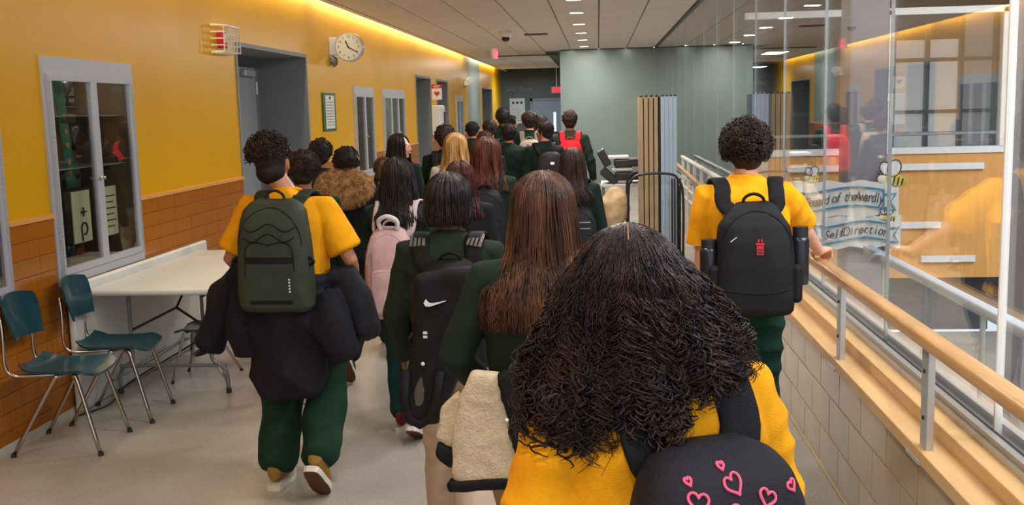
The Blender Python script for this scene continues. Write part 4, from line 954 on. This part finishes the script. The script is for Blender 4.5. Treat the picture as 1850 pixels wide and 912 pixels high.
bt_ = P1.M @ Vector((-.245, -.02, .69)); e = empty('water_bottle', bt_, 0, label='grey clear water bottle hanging by the dark jacket of the olive-pack boy', cat='bottle')
MB().tube([(0, 0, -.02), (0, 0, .0), (0, 0, .10), (0, 0, .13)], [.03, .036, .036, .02], 14).build('bottle_body', mat('bottle_grey', rgb(130, 124, 118), .2), e, smooth=True); MB().tube([(0, 0, .13), (0, 0, .16)], .022, 12).build('cap', m_black, e); MB().tube([(0, 0, .03), (0, 0, .045)], .0375, 14).build('band', m_black, e)

# ---- boy by the handrail
XHR = 1.08
P11 = Person('P11', 'boy in yellow t-shirt with black backpack holding the wooden handrail', (.655, 4.78), 1.715, math.radians(0), .97, 'light', C_YEL, 'yellow', 'short', .92, rgb(14, 54, 42), 'green_track', 1.0,
             rgb(40, 40, 44), rgb(200, 200, 200), hl=(-.20, .10, .85), hr=(.405, .37, 1.065), fl=(-.08, -.18, .05), fr=(.10, .10, 0), pr=(.1, -.6, -1), fine=.0068, face=False, wrinkle=.012,
             hand_dir={1: (.45, .85, .02), (1, 'n'): (0.1, 0, -1), (1, 'c'): .62, (1, 's'): 1})
P11.cap('dark', (1.02, 1.0, 1.0), .004, 50, -.035, .03)
P11.curls('dark', 950, (1.42, 1.30, 1.30), (0, -.012, .022), .010, .06, .0030, -.62, 8)
e, on, s = backpack(P11, 'black backpack with small red logo patch on the boy at handrail', .33, .49, .17, .875, rgb(22, 21, 24), 'black_b', x=.01, yb=-.125, n_ex=2.8, taper=.72, pocket=False, strapw=.035, strap_x=.105)
patch(e, on, s, -.003, .026, .275, .315, 'logo_patch', m_red, .003, 3); patch(e, on, s, -.006, .029, .318, .326, 'logo_bar', m_red, .003, 3); patch(e, on, s, .002, .008, .330, .342, 'logo_tip', m_red, .003, 3); patch(e, on, s, .015, .021, .330, .342, 'logo_tip', m_red, .003, 3)
patch(e, on, s, .001, .022, .282, .288, 'logo_line', m_black, .0045, 3); patch(e, on, s, .001, .022, .296, .300, 'logo_line', m_black, .0045, 3)
MB().tube([on(-.11, .33, .002), on(-.085, .35, .002)], .002, 6).build('reflective_tab', m_white, e)
MB().tube([on(.155*(i/8-1), .13-.02*math.cos((i/8-1)*1.5), .001) for i in range(17)], .003, 6).build('seam', m_trim, e)
for q in (-1, 1): MB().rbox(min(q*.15, q*.20), max(q*.15, q*.20), -.05, .06, .06, .23, r=.02).build('side_pocket', cloth('bag_black_b', (0, 0, 0)), e)
for q, lab, H_ in ((-1, 'black flask in the near-side pocket away from the rail, on black backpack', .20), (1, 'tall shiny dark flask in the black backpack pocket beside the handrail', .25)):
    f = empty('flask', P11.M @ Vector((q*.195+.01, -.205, 1.02)), 0, label=lab, cat='bottle')
    MB().tube([(0, 0, 0), (0, 0, .01), (0, 0, H_*.75), (0, 0, H_*.82)], [.034, .038, .038, .034], 20).build('flask_body', mat('dark_metal', rgb(58, 60, 66), .3, metal=.7), f, smooth=True)
    MB().tube([(0, 0, H_*.82), (0, 0, H_)], .033, 18).build('lid', m_black, f, auto=40)

# ---- girl with curls, nearest
P10 = Person('P10', 'girl with very long dark curly hair and yellow t-shirt, nearest to the camera', (.09, 1.78), 1.60, math.radians(22), 1.05, 'mid', C_YEL, 'yellow', 'short', .86, rgb(10, 66, 56), 'teal_pants', 1.15,
             rgb(40, 40, 40), hl=(-.27, .06, .84), hr=(.30, .04, .84), fl=(-.08, .10, 0), fr=(.09, -.12, .03), hoff=(-.055, -.01), htilt=-.05, hyaw=math.radians(-14), fine=.009, face=False, wrinkle=.013, pl=(-.7, -1, -.1), pr=(.9, -1, -.1))
def big_curls(p, nm, nc=400, per=10, seed=5):
    s = p.s; rs = np.random.RandomState(seed); K = 64; c0 = np.array(p.Cc); ang = -p.root.rotation_euler[2]; n = nc*per
    P = np.empty((n, K, 3)); t = np.linspace(0, 1, K); ca, sa = math.cos(ang), math.sin(ang); TOP = c0[2]+.122*s
    def env(dz):        # half-widths of the mass by drop below the crown: left, right, behind
        e = np.sqrt(np.clip(1-(1-np.clip(dz/.105, 0, 1))**2, 0, 1))
        l = e*np.interp(dz, [0, .06, .10, .18, .26, .34, .5], [.088, .096, .118, .150, .176, .184, .15])
        r = e*np.interp(dz, [0, .06, .10, .18, .26, .34, .5], [.088, .100, .130, .180, .220, .225, .17])
        b = e*np.interp(dz, [0, .10, .18, .28, .4], [.100, .108, .122, .135, .14])
        return l, r, b
    for c in range(nc):
        ph = math.radians(rs.uniform(-205, 25)); dep = rs.uniform(.80, 1.0) if rs.rand() < .85 else rs.uniform(.6, .8); fx = math.cos(ph)
        L = np.interp(fx, [-1, -.35, -.1, .12, .25, .42, .6, 1], [.31, .335, .30, .275, .315, .30, .255, .235])*rs.uniform(.80, 1.12)
        wob = rs.uniform(0, 6.28, 3); rr = rs.uniform(.007, .017); turns = rs.uniform(5, 8.5); hand_ = rs.randint(2)*2-1
        for q_ in range(per):
            Ls = L*rs.uniform(.9, 1.04); dz = t*Ls; dz = np.where(t < .2, (t/.2)**1.6*.2*Ls, dz); l, r, b = env(dz)
            dp = dep+rs.normal()*.018; ph2 = ph+rs.normal()*.05
            cx = np.where(fx < 0, l, r)*math.cos(ph2)*dp; cy = b*math.sin(ph2)*dp*(.6 if math.sin(ph2) > 0 else 1)
            base = np.stack([c0[0]+ca*cx-sa*cy, c0[1]-.012+sa*cx+ca*cy, TOP-dz], 1)
            base[:, 0] += .010*np.sin(t*7+wob[0])*t+.0035*np.sin(t*31+wob[1])*t; base[:, 1] += .010*np.sin(t*6+wob[1])*t+.0035*np.sin(t*27+wob[2])*t
            amp = rr*np.interp(t, [0, .2, .5, .8, 1], [0, .07, .45, 1, 1.25])*rs.uniform(.75, 1.2); th = wob[2]+t*turns*6.28*hand_+rs.normal()*.35
            q = base.copy(); q[:, 0] += np.cos(th)*amp; q[:, 1] += np.sin(th)*amp; q += rs.normal(size=(K, 3))*.0006
            P[c*per+q_] = q
    for i in range(n):
        for k in range(K//3, K, 1):
            if P[i, k, 2] < 1.46*s:
                v = Vector(P[i, k]); loc, no, ix, d = p.bvh.find_nearest(v)
                if d < .08 and (v-loc).dot(no) < .012: P[i, k] = loc+no*(.012+.008*math.sin(k))
    rad = np.full((n, K), .00125)*np.interp(t, [0, .1, .85, 1], [.7, 1, 1, .4])[None]*rs.uniform(.6, 1.3, (n, 1))
    c1, c2 = HAIR[nm]; o = MB().build('hair', hairm(nm+'_strand', rgb(58, 34, 30), rgb(20, 11, 12), .36), p.root, me=strands(P, rad, 3))
    # single ringlets hanging free over the shirt
    NR, KR = 95, 70; Q = np.empty((NR, KR, 3)); tr = np.linspace(0, 1, KR)
    for i in range(NR):
        f = rs.uniform(-1.0, .75) if i % 5 else rs.uniform(.1, .35); ph = -math.acos(max(-1, min(1, f))); z0_ = .21 if f < .4 else .15; L_ = np.interp(f, [-1, -.6, -.2, .15, .3, .6, 1], [.13, .15, .10, .12, .13, .10, .08])*rs.uniform(.75, 1.2)
        dz = z0_+tr*L_; l, r, b = env(dz); dp = 1.0+rs.uniform(-.03, .03); cx = np.where(f < 0, l, r)*math.cos(ph)*dp; cy = b*math.sin(ph)*dp
        a_ = rs.uniform(.004, .0085)*np.clip(tr*4, .2, 1); th = rs.uniform(0, 6.28)+tr*L_/.021*6.28*.85*(rs.randint(2)*2-1)
        X = cx+np.cos(th)*a_+.012*np.sin(tr*4+i); Y = cy+np.sin(th)*a_*.8-.004
        Q[i] = np.stack([c0[0]+ca*X-sa*Y, c0[1]-.012+sa*X+ca*Y, TOP-dz+.003*np.sin(th*1.0)], 1)
        for k in range(KR):
            if Q[i, k, 2] < 1.46*s:
                v = Vector(Q[i, k]); loc, no, ix, d = p.bvh.find_nearest(v); g = (v-loc).dot(no)
                if d < .1 and g < .016+float(a_[k])*math.sin(th[k]): Q[i, k] = loc+no*(.017+float(a_[k])*math.sin(th[k])*.8)+Vector((math.cos(th[k])*a_[k]*.4, 0, 0))
    rr_ = np.full((NR, KR), .0023)*np.interp(tr, [0, .9, 1], [1, .9, .3])[None]*rs.uniform(.7, 1.25, (NR, 1))
    MB().build('ringlet', hairm(nm+'_ringlet', rgb(50, 29, 26), rgb(18, 10, 11), .32), o, me=strands(Q, rr_, 5))
    rings = []
    for k in range(12):
        dz = .004+k*.0235; l, r, b = env(dz); ring = []
        for j in range(28):
            a = 2*math.pi*j/28; X = (l if math.cos(a) < 0 else r)*.86*math.cos(a); Y = b*.86*math.sin(a)*(.75 if math.sin(a) > 0 else 1)
            ring.append(Vector((c0[0]+ca*X-sa*Y, c0[1]-.012+sa*X+ca*Y, TOP-dz-.004)))
        rings.append(ring)
    b = MB(); b.rings(rings); me = remesh(b, .009, 2, folds(.009, 34, 9)); MB().build('hair_mass', hairm(nm, rgb(30, 18, 18), rgb(14, 8, 9)), o, smooth=True, me=me)
    pts = []
    for th in (99, 106, 113, 120, 127): a = math.radians(th); y = .104*math.cos(a); z = .106*math.sin(a); pts.append(Vector((c0[0]-sa*y, c0[1]-.012+ca*y, TOP-.105+z)))
    MB().tube(pts, .0016, 6).build('parting', skin('mid'), o)
    return o
big_curls(P10, 'curl')
e, on, s = backpack(P10, 'black backpack printed with pink neon hearts on the curly-haired girl', .33, .46, .18, .885, rgb(30, 27, 34), 'hearts', x=.018, yb=-.13, strapw=.040, taper=.82, pocket=True, n_ex=2.8, strap_x=.085, strap_c=rgb(20, 20, 24), handle=False, zips=False)
m_pink = mat('pink_print', rgb(236, 92, 130), .6); m_pinkd = mat('pink_halo', rgb(120, 40, 66), .7)
def heart(x, z, sc, rot, nm='heart_print'):
    pts = []
    for i in range(28):
        t = i*2*math.pi/28; hx = 16*math.sin(t)**3/17*sc; hz = (13*math.cos(t)-5*math.cos(2*t)-2*math.cos(3*t)-math.cos(4*t))/17*sc
        c, q = math.cos(rot), math.sin(rot); pts.append(on(x+hx*c-hz*q, z+hx*q+hz*c, .0012))
    MB().tube(pts, .0024, 6, cyclic=True).build(nm, m_pink, e)
for (x, z, sc, r_) in [(-.118, .372, .019, .25), (-.068, .400, .018, -.2), (.0, .418, .017, .35), (-.015, .376, .019, .1), (.055, .392, .016, -.5), (-.06, .33, .018, 0.1), (.05, .32, .02, .3), (.11, .40, .010, .3), (-.075, .428, .006, .2), (-.01, .442, .006, 0), (.11, .33, .016, .4), (0, .25, .02, 0), (-.1, .25, .02, -.3)]: heart(x, z, sc, r_)

# ---- girl with long straight brown hair in green, with fleece vest
P9 = Person('P9', 'girl in dark green sweatshirt with long straight brown hair, carrying a fleece-lined jacket', (-.17, 3.15), 1.60, math.radians(2), 1.08, 'tan', rgb(24, 40, 27), 'olive_green', 'long', .92, rgb(150, 128, 92), 'khaki', 1.15,
            rgb(60, 50, 40), hl=(-.22, .18, .96), hr=(.22, .25, .98), fl=(-.08, .12, 0), fr=(.08, -.2, .05), pl=(-.8, -.8, -.3), fine=.009, face=False)
P9.long_hair('brown', .40, 950, 1.12, 1.08, .42, .007, seed=12, lock=.0042, sides_front=.3, taper=1)
e, L = at_person(P9, 'fleece_jacket', 'cream fleece lining of a black jacket hung over the arm beside the long brown hair', 'jacket', (-.25, -.12, .55))
def slab(e, L, outline, y, th, name, m, vox=.009, amp=.004, fr=40, seed=3, curve=.0, bulge=.0):
    n = len(outline); b = MB(); cx = sum(p_[0] for p_ in outline)/n; cz = sum(p_[1] for p_ in outline)/n
    R0 = []
    for k, (yy, sc) in enumerate([(y+th/2, .94), (y+th*.3, 1.0), (y-th*.3, 1.0), (y-th/2, .94)]):
        R0.append([L((cx+(x-cx)*sc, yy, cz+(z-cz)*sc)) for x, z in outline])
    b.rings(R0); me = remesh(b, vox, 2, folds(amp, fr, seed)); return MB().build(name, m, e, smooth=True, me=me)
sc9 = 1/P9.s
def q9(pts, X0=-.17): return [((x+.035-X0)*sc9, z*sc9) for x, z in pts]
slab(e, L, q9([(-.49, .72), (-.47, .69), (-.30, .69), (-.265, .70), (-.30, .98), (-.34, 1.03), (-.42, 1.04), (-.46, .96), (-.485, .84)]), -.15, .05, 'fleece_lining', mat('fleece', rgb(200, 180, 150), .95, noise=.1, nscale=60, bump=.5, bscale=160), amp=.003, fr=40)
slab(e, L, q9([(-.345, 1.03), (-.25, 1.08), (-.23, .69), (-.50, .675), (-.505, .705), (-.30, .715), (-.30, .8)]), -.165, .045, 'black_facing', cloth('facing', rgb(16, 15, 17), .7), amp=.004)
slab(e, L, q9([(-.49, .80), (-.53, .82), (-.54, .78), (-.50, .74), (-.46, .75)]), -.14, .04, 'hem_fold', cloth('facing', (0, 0, 0)), amp=.002)
slab(e, L, q9([(-.49, .80), (-.535, .83), (-.52, .92), (-.46, .98), (-.45, .85)]), -.13, .04, 'fleece_fold', mat('fleece', (0, 0, 0)), amp=.003)
for (x, z) in ((-.262, .715), (-.285, .90)): MB().ell(L(((x+.17)*sc9, -.195, z*sc9)), (.006, .003, .006), 8, 6).build('snap', m_white, e)

# ---- girl with black pack and long black jacket hanging
P8 = Person('P8', 'girl in dark olive sweatshirt with tied black hair and heavy black backpack', (-.585, 4.05), 1.55, math.radians(-2), 1.05, 'brown', rgb(28, 40, 26), 'olive_dark', 'long', .90, rgb(196, 172, 152), 'cream_pants', 1.12,
            rgb(200, 196, 190), hl=(-.25, .12, .88), hr=(.22, .2, .95), fl=(-.07, .10, 0), fr=(.08, -.16, .04), fine=.009, face=False)
P8.long_hair('black', .125, 420, 1.12, 1.05, .0, .003, seed=22, lock=.006, sides_front=.3, taper=.6)
MB().tube([P8.Cc+Vector((.048*math.cos(t), -.012+.052*math.sin(t), -.118)) for t in [i*math.pi/8 for i in range(16)]], .012, 8, cyclic=True).build('hair_tie', cloth('tan_tie', rgb(140, 92, 52), .6), P8.root, smooth=True)
e, on, s = backpack(P8, 'black backpack with grey stitched strap pads on girl in olive sweatshirt', .30, .46, .17, .90, rgb(20, 17, 18), 'black_c', x=.03, yb=-.125, strapw=.036, strap_x=.10)
for q in (-1, 1):
    pts = [Vector((q*.115, -.09-.02*(1-t)*0, 1.40+.035*t)) for t in (0, .5, 1)]
    P_ = [P8.out(Vector((q*(.112+.012*t), -.105+.085*t, 1.40+.05*t))*P8.s, .021) for t in (.1, .35, .55, .75)]
    o = MB().tube(P_, .030, 10, .004, side=(1, 0, 0), ex=3.5).build('strap_pad', cloth('greypad', rgb(118, 112, 102)), None); o.parent = e; o.location = -(Vector((.03, -.125-.085, .90))*P8.s)
    for k in range(3): 
        o2 = MB().tube([v+Vector((q*0+(k-1)*.016, -.004, .004)) for v in P_], .003, 5).build('stitch_band', m_trim, o)
e, L = at_person(P8, 'hanging_jacket', 'long black jacket with white curved logo hanging at the olive-sweatshirt girl', 'jacket', (-.05, -.3, .62))
sc8 = 1/P8.s
def q8(pts): return [((x+.585)*sc8, z*sc8) for x, z in pts]
mj = cloth('jacket_black', rgb(17, 15, 17), .62)
slab(e, L, q8([(-.66, 1.20), (-.45, 1.24), (-.42, 1.0), (-.52, .82), (-.60, .66), (-.70, .65), (-.73, .72), (-.70, .86), (-.66, 1.0)]), -.325, .07, 'jacket_body', mj, amp=.012, fr=16)
slab(e, L, q8([(-.69, .70), (-.665, .69), (-.635, .72), (-.60, .90), (-.65, .88), (-.68, .78)]), -.352, .03, 'lining', cloth('lining_tan', rgb(96, 84, 72)), amp=.003)
MB().tube([L(((x+.585)*sc8, -.375, z*sc8)) for x, z in [(-.705, .86), (-.715, .74), (-.70, .675), (-.66, .655), (-.62, .68), (-.595, .76), (-.575, .86)]], .018, 8, .01).build('hem_loop', m_trim, e, smooth=True)
b = MB(); sw = [(-.620, 1.125), (-.626, 1.113), (-.620, 1.102), (-.606, 1.100), (-.585, 1.106), (-.545, 1.120), (-.585, 1.112), (-.603, 1.110), (-.612, 1.114)]
V_ = [L(((x+.585)*sc8, -.390, z*sc8)) for x, z in sw]; V2 = [v+Vector((0, .022, 0)) for v in V_]; nn = len(V_)
b.add(V_+V2, [tuple(range(nn)), tuple(range(2*nn-1, nn-1, -1))]+[(i, (i+1) % nn, nn+(i+1) % nn, nn+i) for i in range(nn)]); b.build('logo', m_white, e)
MB().ell(L(((-.64+.585)*sc8, -.372, .885*sc8)), (.008, .004, .008), 8, 6).build('button', m_white, e)
for z in (.985, 1.0): MB().rbox(-.008, .008, -.003, .003, -.005, .005, r=.001, M=Matrix.Translation(L(((-.628+.585)*sc8, -.37, z*sc8)))).build('buckle', mat('offwhite', (0, 0, 0)), e)

# ---- girl with pink pack
P7 = Person('P7', 'girl with very long black hair, green t-shirt and shiny pink backpack', (-1.10, 5.72), 1.54, math.radians(-4), .98, 'tan', rgb(20, 42, 36), 'green_tee', 'short', .90, rgb(14, 52, 50), 'teal_jogger', 1.02,
            rgb(110, 28, 38), rgb(214, 200, 196), hl=(-.22, .0, .80), hr=(.24, .05, .84), fl=(-.04, .02, 0), fr=(.10, -.22, .06), fine=.0075, curl=.5, face=False)
P7.long_hair('black', .33, 420, 1.10, 1.05, .5, .006, seed=32, lock=.0055, side=-1)
e, on, s = backpack(P7, 'shiny pale pink backpack with white rope handle on the long-haired girl', .29, .545, .16, .765, rgb(204, 168, 168), 'pink', x=-.02, yb=-.12, strap_c=rgb(200, 180, 182), taper=.8, strap_x=.09)
MB().tube(smooth_path([(-.045, -.0, .48), (-.05, -.02, .53), (0, -.03, .555), (.05, -.02, .53), (.045, 0, .48)], 5), .013, 8).build('rope_handle', mat('white_rope', rgb(216, 208, 210), .6), e, smooth=True)
MB().tube([on(-.09, .05+i*.05, .002) for i in range(8)], .004, 6).build('side_zip', mat('pinkd', rgb(150, 116, 120), .5), e)
MB().tube([(-.08, -.08, .03), (-.09, -.085, .01), (-.085, -.085, -.01)], .004, 6).build('zip_pull', m_white, e)
kc = P7.M @ Vector((-.175, -.12, .80)); e = empty('plush_keychain', kc, 0, label='tan fluffy plush charm hanging on the pink backpack by her hand', cat='charm')
me = remesh(MB().ell((0, 0, 0), (.024, .022, .032), 12, 8).ell((0, 0, .045), (.02, .02, .02), 12, 8).ell((-.015, 0, .062), (.008, .007, .008), 8, 6).ell((.015, 0, .062), (.008, .007, .008), 8, 6).ell((-.022, 0, -.025), (.010, .01, .016), 8, 6).ell((.022, 0, -.025), (.010, .01, .016), 8, 6), .005, 1, folds(.004, 90, 2))
MB().build('plush_body', mat('plush', rgb(176, 140, 92), .9), e, smooth=True, me=me); MB().tube([(0, 0, .06), (.02, -.01, .12)], .002, 5).build('cord', m_black, e)
# ================================================================ the crowd farther on
def girl(key, label, loc, H, hair, length, n=200, rz=0, tint='tan', shirt=C_GRN, sn='green', pants=rgb(22, 30, 28), pn='dark_pants', width=1.1, flare=.3, sides_front=.25, **k):
    p = Person(key, label, loc, H, math.radians(rz), .98, tint, shirt, sn, 'long', .88, pants, pn, 1.05, fine=.013, face=k.pop('face', False), **k); p.long_hair(hair, length, n, width, 1.05, flare, .006, seed=len(label)+int(loc[1]*10), lock=.007, sides_front=sides_front); return p
def boy(key, label, loc, H, hair='black', rz=0, tint='tan', shirt=C_GRN, sn='green', pants=rgb(24, 32, 28), pn='dark_pants', grow=(1.05, 1.05, 1.02), curly=170, sleeve='long', **k):
    p = Person(key, label, loc, H, math.radians(rz), k.pop('wd', 1.0), tint, shirt, sn, sleeve, .88, pants, pn, k.pop('baggy', 1.08), fine=.013, face=k.pop('face', False), **k); p.cap(hair, grow, .005, 45, -.03, .04, .009)
    if curly: p.curls(hair, curly, (grow[0]*1.12, grow[1]*1.08, grow[2]*1.1), (0, -.012, .03), .010, .05, .0042, -.5, int(loc[1]*7))
    return p
P2 = boy('P2', 'boy in dark green top with round black hair, just right of the olive backpack', (-1.76, 6.15), 1.57, 'dark', curly=420, grow=(1.3, 1.1, 1.1), wd=1.05, tint='mid', fl=(-.085, .2, 0), fr=(.085, -.2, .05))
P3 = boy('P3', 'boy with smooth black hair half hidden between the yellow wall and crowd', (-2.14, 8.0), 1.60, 'black', tint='mid', grow=(1.1, 1.05, 1.05))
P4 = boy('P4', 'student in black parka with brown fur-trimmed hood and black cap of hair', (-1.70, 7.0), 1.565, 'black', shirt=rgb(15, 15, 19), sn='parka', pants=rgb(20, 20, 24), pn='black_pants', wd=1.12, shoe=rgb(70, 62, 52), fr=(.02, -.30, .12), fl=(-.1, .15, 0), grow=(1.1, 1.05, 1.05))
# fur hood lying on the shoulders
e_h = MB(); s = P4.s
ringp = [Vector((.155*math.cos(t), -.115+.05*math.sin(t)*1.0, 1.43+.075*math.sin(t)))*s for t in [i*2*math.pi/24 for i in range(24)]]
e_h.tube(ringp, .045, 10, cyclic=True); e_h.ell((0, -.12*s, 1.42*s), (.16, .05, .07), 18, 10)
me = remesh(e_h, .012, 2, folds(.008, 40, 4)); c1, c2 = rgb(120, 80, 44), rgb(188, 142, 92)
fur_m = mat('fur', c2, .8, noise=.5, nscale=30, col2=c1, bump=.8, bscale=90); FH = MB().build('fur_hood', fur_m, P4.root, smooth=True, me=me)
co = np.empty(len(me.vertices)*3); me.vertices.foreach_get('co', co); co = co.reshape(-1, 3); no = np.empty(len(me.vertices)*3); me.vertex_normals.foreach_get('vector', no); no = no.reshape(-1, 3)
rs = np.random.RandomState(3); ix = rs.randint(0, len(co), 3000); tt = np.linspace(0, 1, 5)[None, :, None]; dv = no[ix]+rs.normal(size=(3000, 3))*.45+np.array((0, -.2, -.35)); dv /= np.linalg.norm(dv, axis=1)[:, None]
Pf = co[ix][:, None, :]+dv[:, None, :]*tt*.032+np.array((0, 0, -.014))*tt**2; MB().build('fur', mat('fur_strand', rgb(196, 150, 96), .6, noise=.4, nscale=30), FH, me=strands(Pf, np.full((3000, 5), .0016)*np.array([1, 1, .8, .5, .15])[None], 3))
P5 = boy('P5', 'boy with short light brown hair behind the fur hood', (-1.60, 7.75), 1.46, 'lightbrown', tint='light', grow=(1.0, 1.0, 1.0))
P6 = girl('P6', 'smiling girl with black hair looking back over her shoulder near yellow wall', (-1.83, 9.5), 1.59, 'black', .34, 220, 0, 'light', face=True, hyaw=math.radians(-98), hoff=(.03, 0), width=1.12, sides_front=.8)
m_bun = MB().ell((-.075, -.06, 1.60), (.05, .05, .055), 14, 10); MB().build('hair_bun', hairm('black', (0, 0, 0)), P6.root, smooth=True)
MB().tube([P6.Cc+P6.R @ Vector((x*P6.s, (.0985-abs(x)*.3)*P6.s, (-.0575+abs(x)*.2)*P6.s)) for x in (-.014, 0, .014)], .003, 6).build('teeth', m_white, P6.root)
P8b = girl('P8b', 'girl with maroon dyed hair directly behind the tied black hair girl', (-.83, 6.25), 1.49, 'maroon', .30, 200, shirt=rgb(24, 24, 28), sn='dark_top')
P12 = girl('P12', 'girl with long auburn hair and green sweater, black backpack, mid crowd', (-.78, 7.3), 1.60, 'auburn', .30, 420, width=1.2, flare=.25)
backpack(P12, 'black backpack under the long auburn hair', .30, .42, .16, .92, rgb(24, 24, 28), 'black_d')
P13 = girl('P13', 'girl with wavy blonde hair and white jacket in mid crowd', (-1.20, 8.8), 1.60, 'blonde', .26, 420, 0, 'light', rgb(196, 190, 180), 'white_jkt', width=1.12, flare=.3)
P14 = boy('P14', 'boy with dark hair and brown backpack left of the blonde girl', (-1.46, 10.0), 1.655, 'dark', grow=(1.2, 1.1, 1.08), curly=160)
backpack(P14, 'dark brown backpack on the boy beside the blonde hair', .30, .45, .17, .90, rgb(40, 28, 26), 'brown_e')
P15 = girl('P15', 'girl with sleek dark brown hair and grey-striped backpack before the grey wall', (-.19, 7.7), 1.495, 'dark', .36, 320, rz=-4)
e, on, s = backpack(P15, 'black backpack with thin grey stripes under the sleek dark hair', .33, .44, .16, .80, rgb(26, 25, 30), 'black_f', x=.04)
for z in (.32, .27): patch(e, on, s, -.12, .12, z, z+.008, 'stripe', mat('stripe_grey', rgb(130, 128, 130), .6), .003)
P16 = boy('P16', 'boy with bright red backpack walking beside the grey wall', (-.36, 13.4), 1.75, 'dark', rz=2, shirt=rgb(34, 44, 38), sn='grey_green', grow=(1.1, 1.05, 1.12), curly=100, hr=(.28, .0, .86))
e, on, s = backpack(P16, 'bright red backpack with pink lower panel', .31, .46, .17, .90, rgb(214, 18, 30), 'red', strap_c=rgb(200, 16, 30)); patch(e, on, s, .03, .11, .10, .20, 'pink_label', mat('pinklabel', rgb(230, 130, 140), .5), .004)
P17 = boy('P17', 'boy with bowl-cut black hair turning his face left, black backpack', (-.62, 12.1), 1.645, 'black', rz=6, hyaw=math.radians(62), face=True, grow=(1.08, 1.05, 1.05), hr=(.26, .1, .86))
e, on, s = backpack(P17, 'black backpack with white vertical strip and white tag', .31, .44, .17, .92, rgb(34, 28, 30), 'black_g', x=.05); patch(e, on, s, -.03, -.018, .08, .24, 'white_strip', m_white, .004, 2); patch(e, on, s, .0, .045, .29, .32, 'white_tag', m_white, .004, 3)
P18 = boy('P18', 'boy in khaki trousers with patterned patchwork backpack', (-.90, 13.9), 1.755, 'dark', sleeve='short', pants=rgb(176, 156, 120), pn='khaki_light', grow=(1.2, 1.08, 1.08), curly=120, hl=(-.34, .05, .86), tint='light')
e, on, s = backpack(P18, 'patchwork patterned backpack in beige, grey and red print', .30, .46, .16, .90, rgb(168, 156, 138), 'patch')
rp = random.Random(4)
for k in range(22):
    x, z = rp.uniform(-.12, .09), rp.uniform(.03, .38); patch(e, on, s, x, x+rp.uniform(.02, .05), z, z+rp.uniform(.02, .05), 'print', [m_ink, mat('p_red', rgb(170, 40, 44), .6), m_steelgrey, mat('p_or', rgb(200, 130, 80), .6)][k % 4], .003+.0004*k, 3)
P19 = boy('P19', 'tall boy with round black hair at the head of crowd', (-1.41, 15.6), 1.80, 'black', tint='brown', grow=(1.2, 1.1, 1.1), curly=120)
P20 = boy('P20', 'student with face turned right, farthest in the crowd by poster', (-1.47, 18.0), 1.68, 'black', hyaw=math.radians(-60), face=True)
P21 = boy('P21', 'boy with dark hair and dark grey backpack left of the tall boy', (-1.38, 13.4), 1.665, 'dark', grow=(1.1, 1.05, 1.05), curly=80)
backpack(P21, 'dark grey backpack far along beside the left wall crowd', .3, .44, .16, .9, rgb(44, 46, 50), 'grey_h')
P22 = boy('P22', 'boy with short black hair closest to the yellow wall far ahead', (-1.75, 14.6), 1.63, 'black', grow=(1.12, 1.05, 1.05))
P23 = boy('P23', 'shorter student with brown hair in front of grey-backpack boy', (-1.24, 11.5), 1.56, 'brown', grow=(1.1, 1.05, 1.05), pants=rgb(170, 148, 118), pn='khaki_far')
P25 = boy('P25', 'student in green top and khaki shorts walking below the tall boy', (-1.06, 12.5), 1.62, 'black', sleeve='short', pants=rgb(160, 136, 104), pn='khaki_far2')
P24 = girl('P24', 'student with full black hair right behind the bowl-cut boy', (-.83, 15.2), 1.69, 'black', .14, 160, width=1.15)
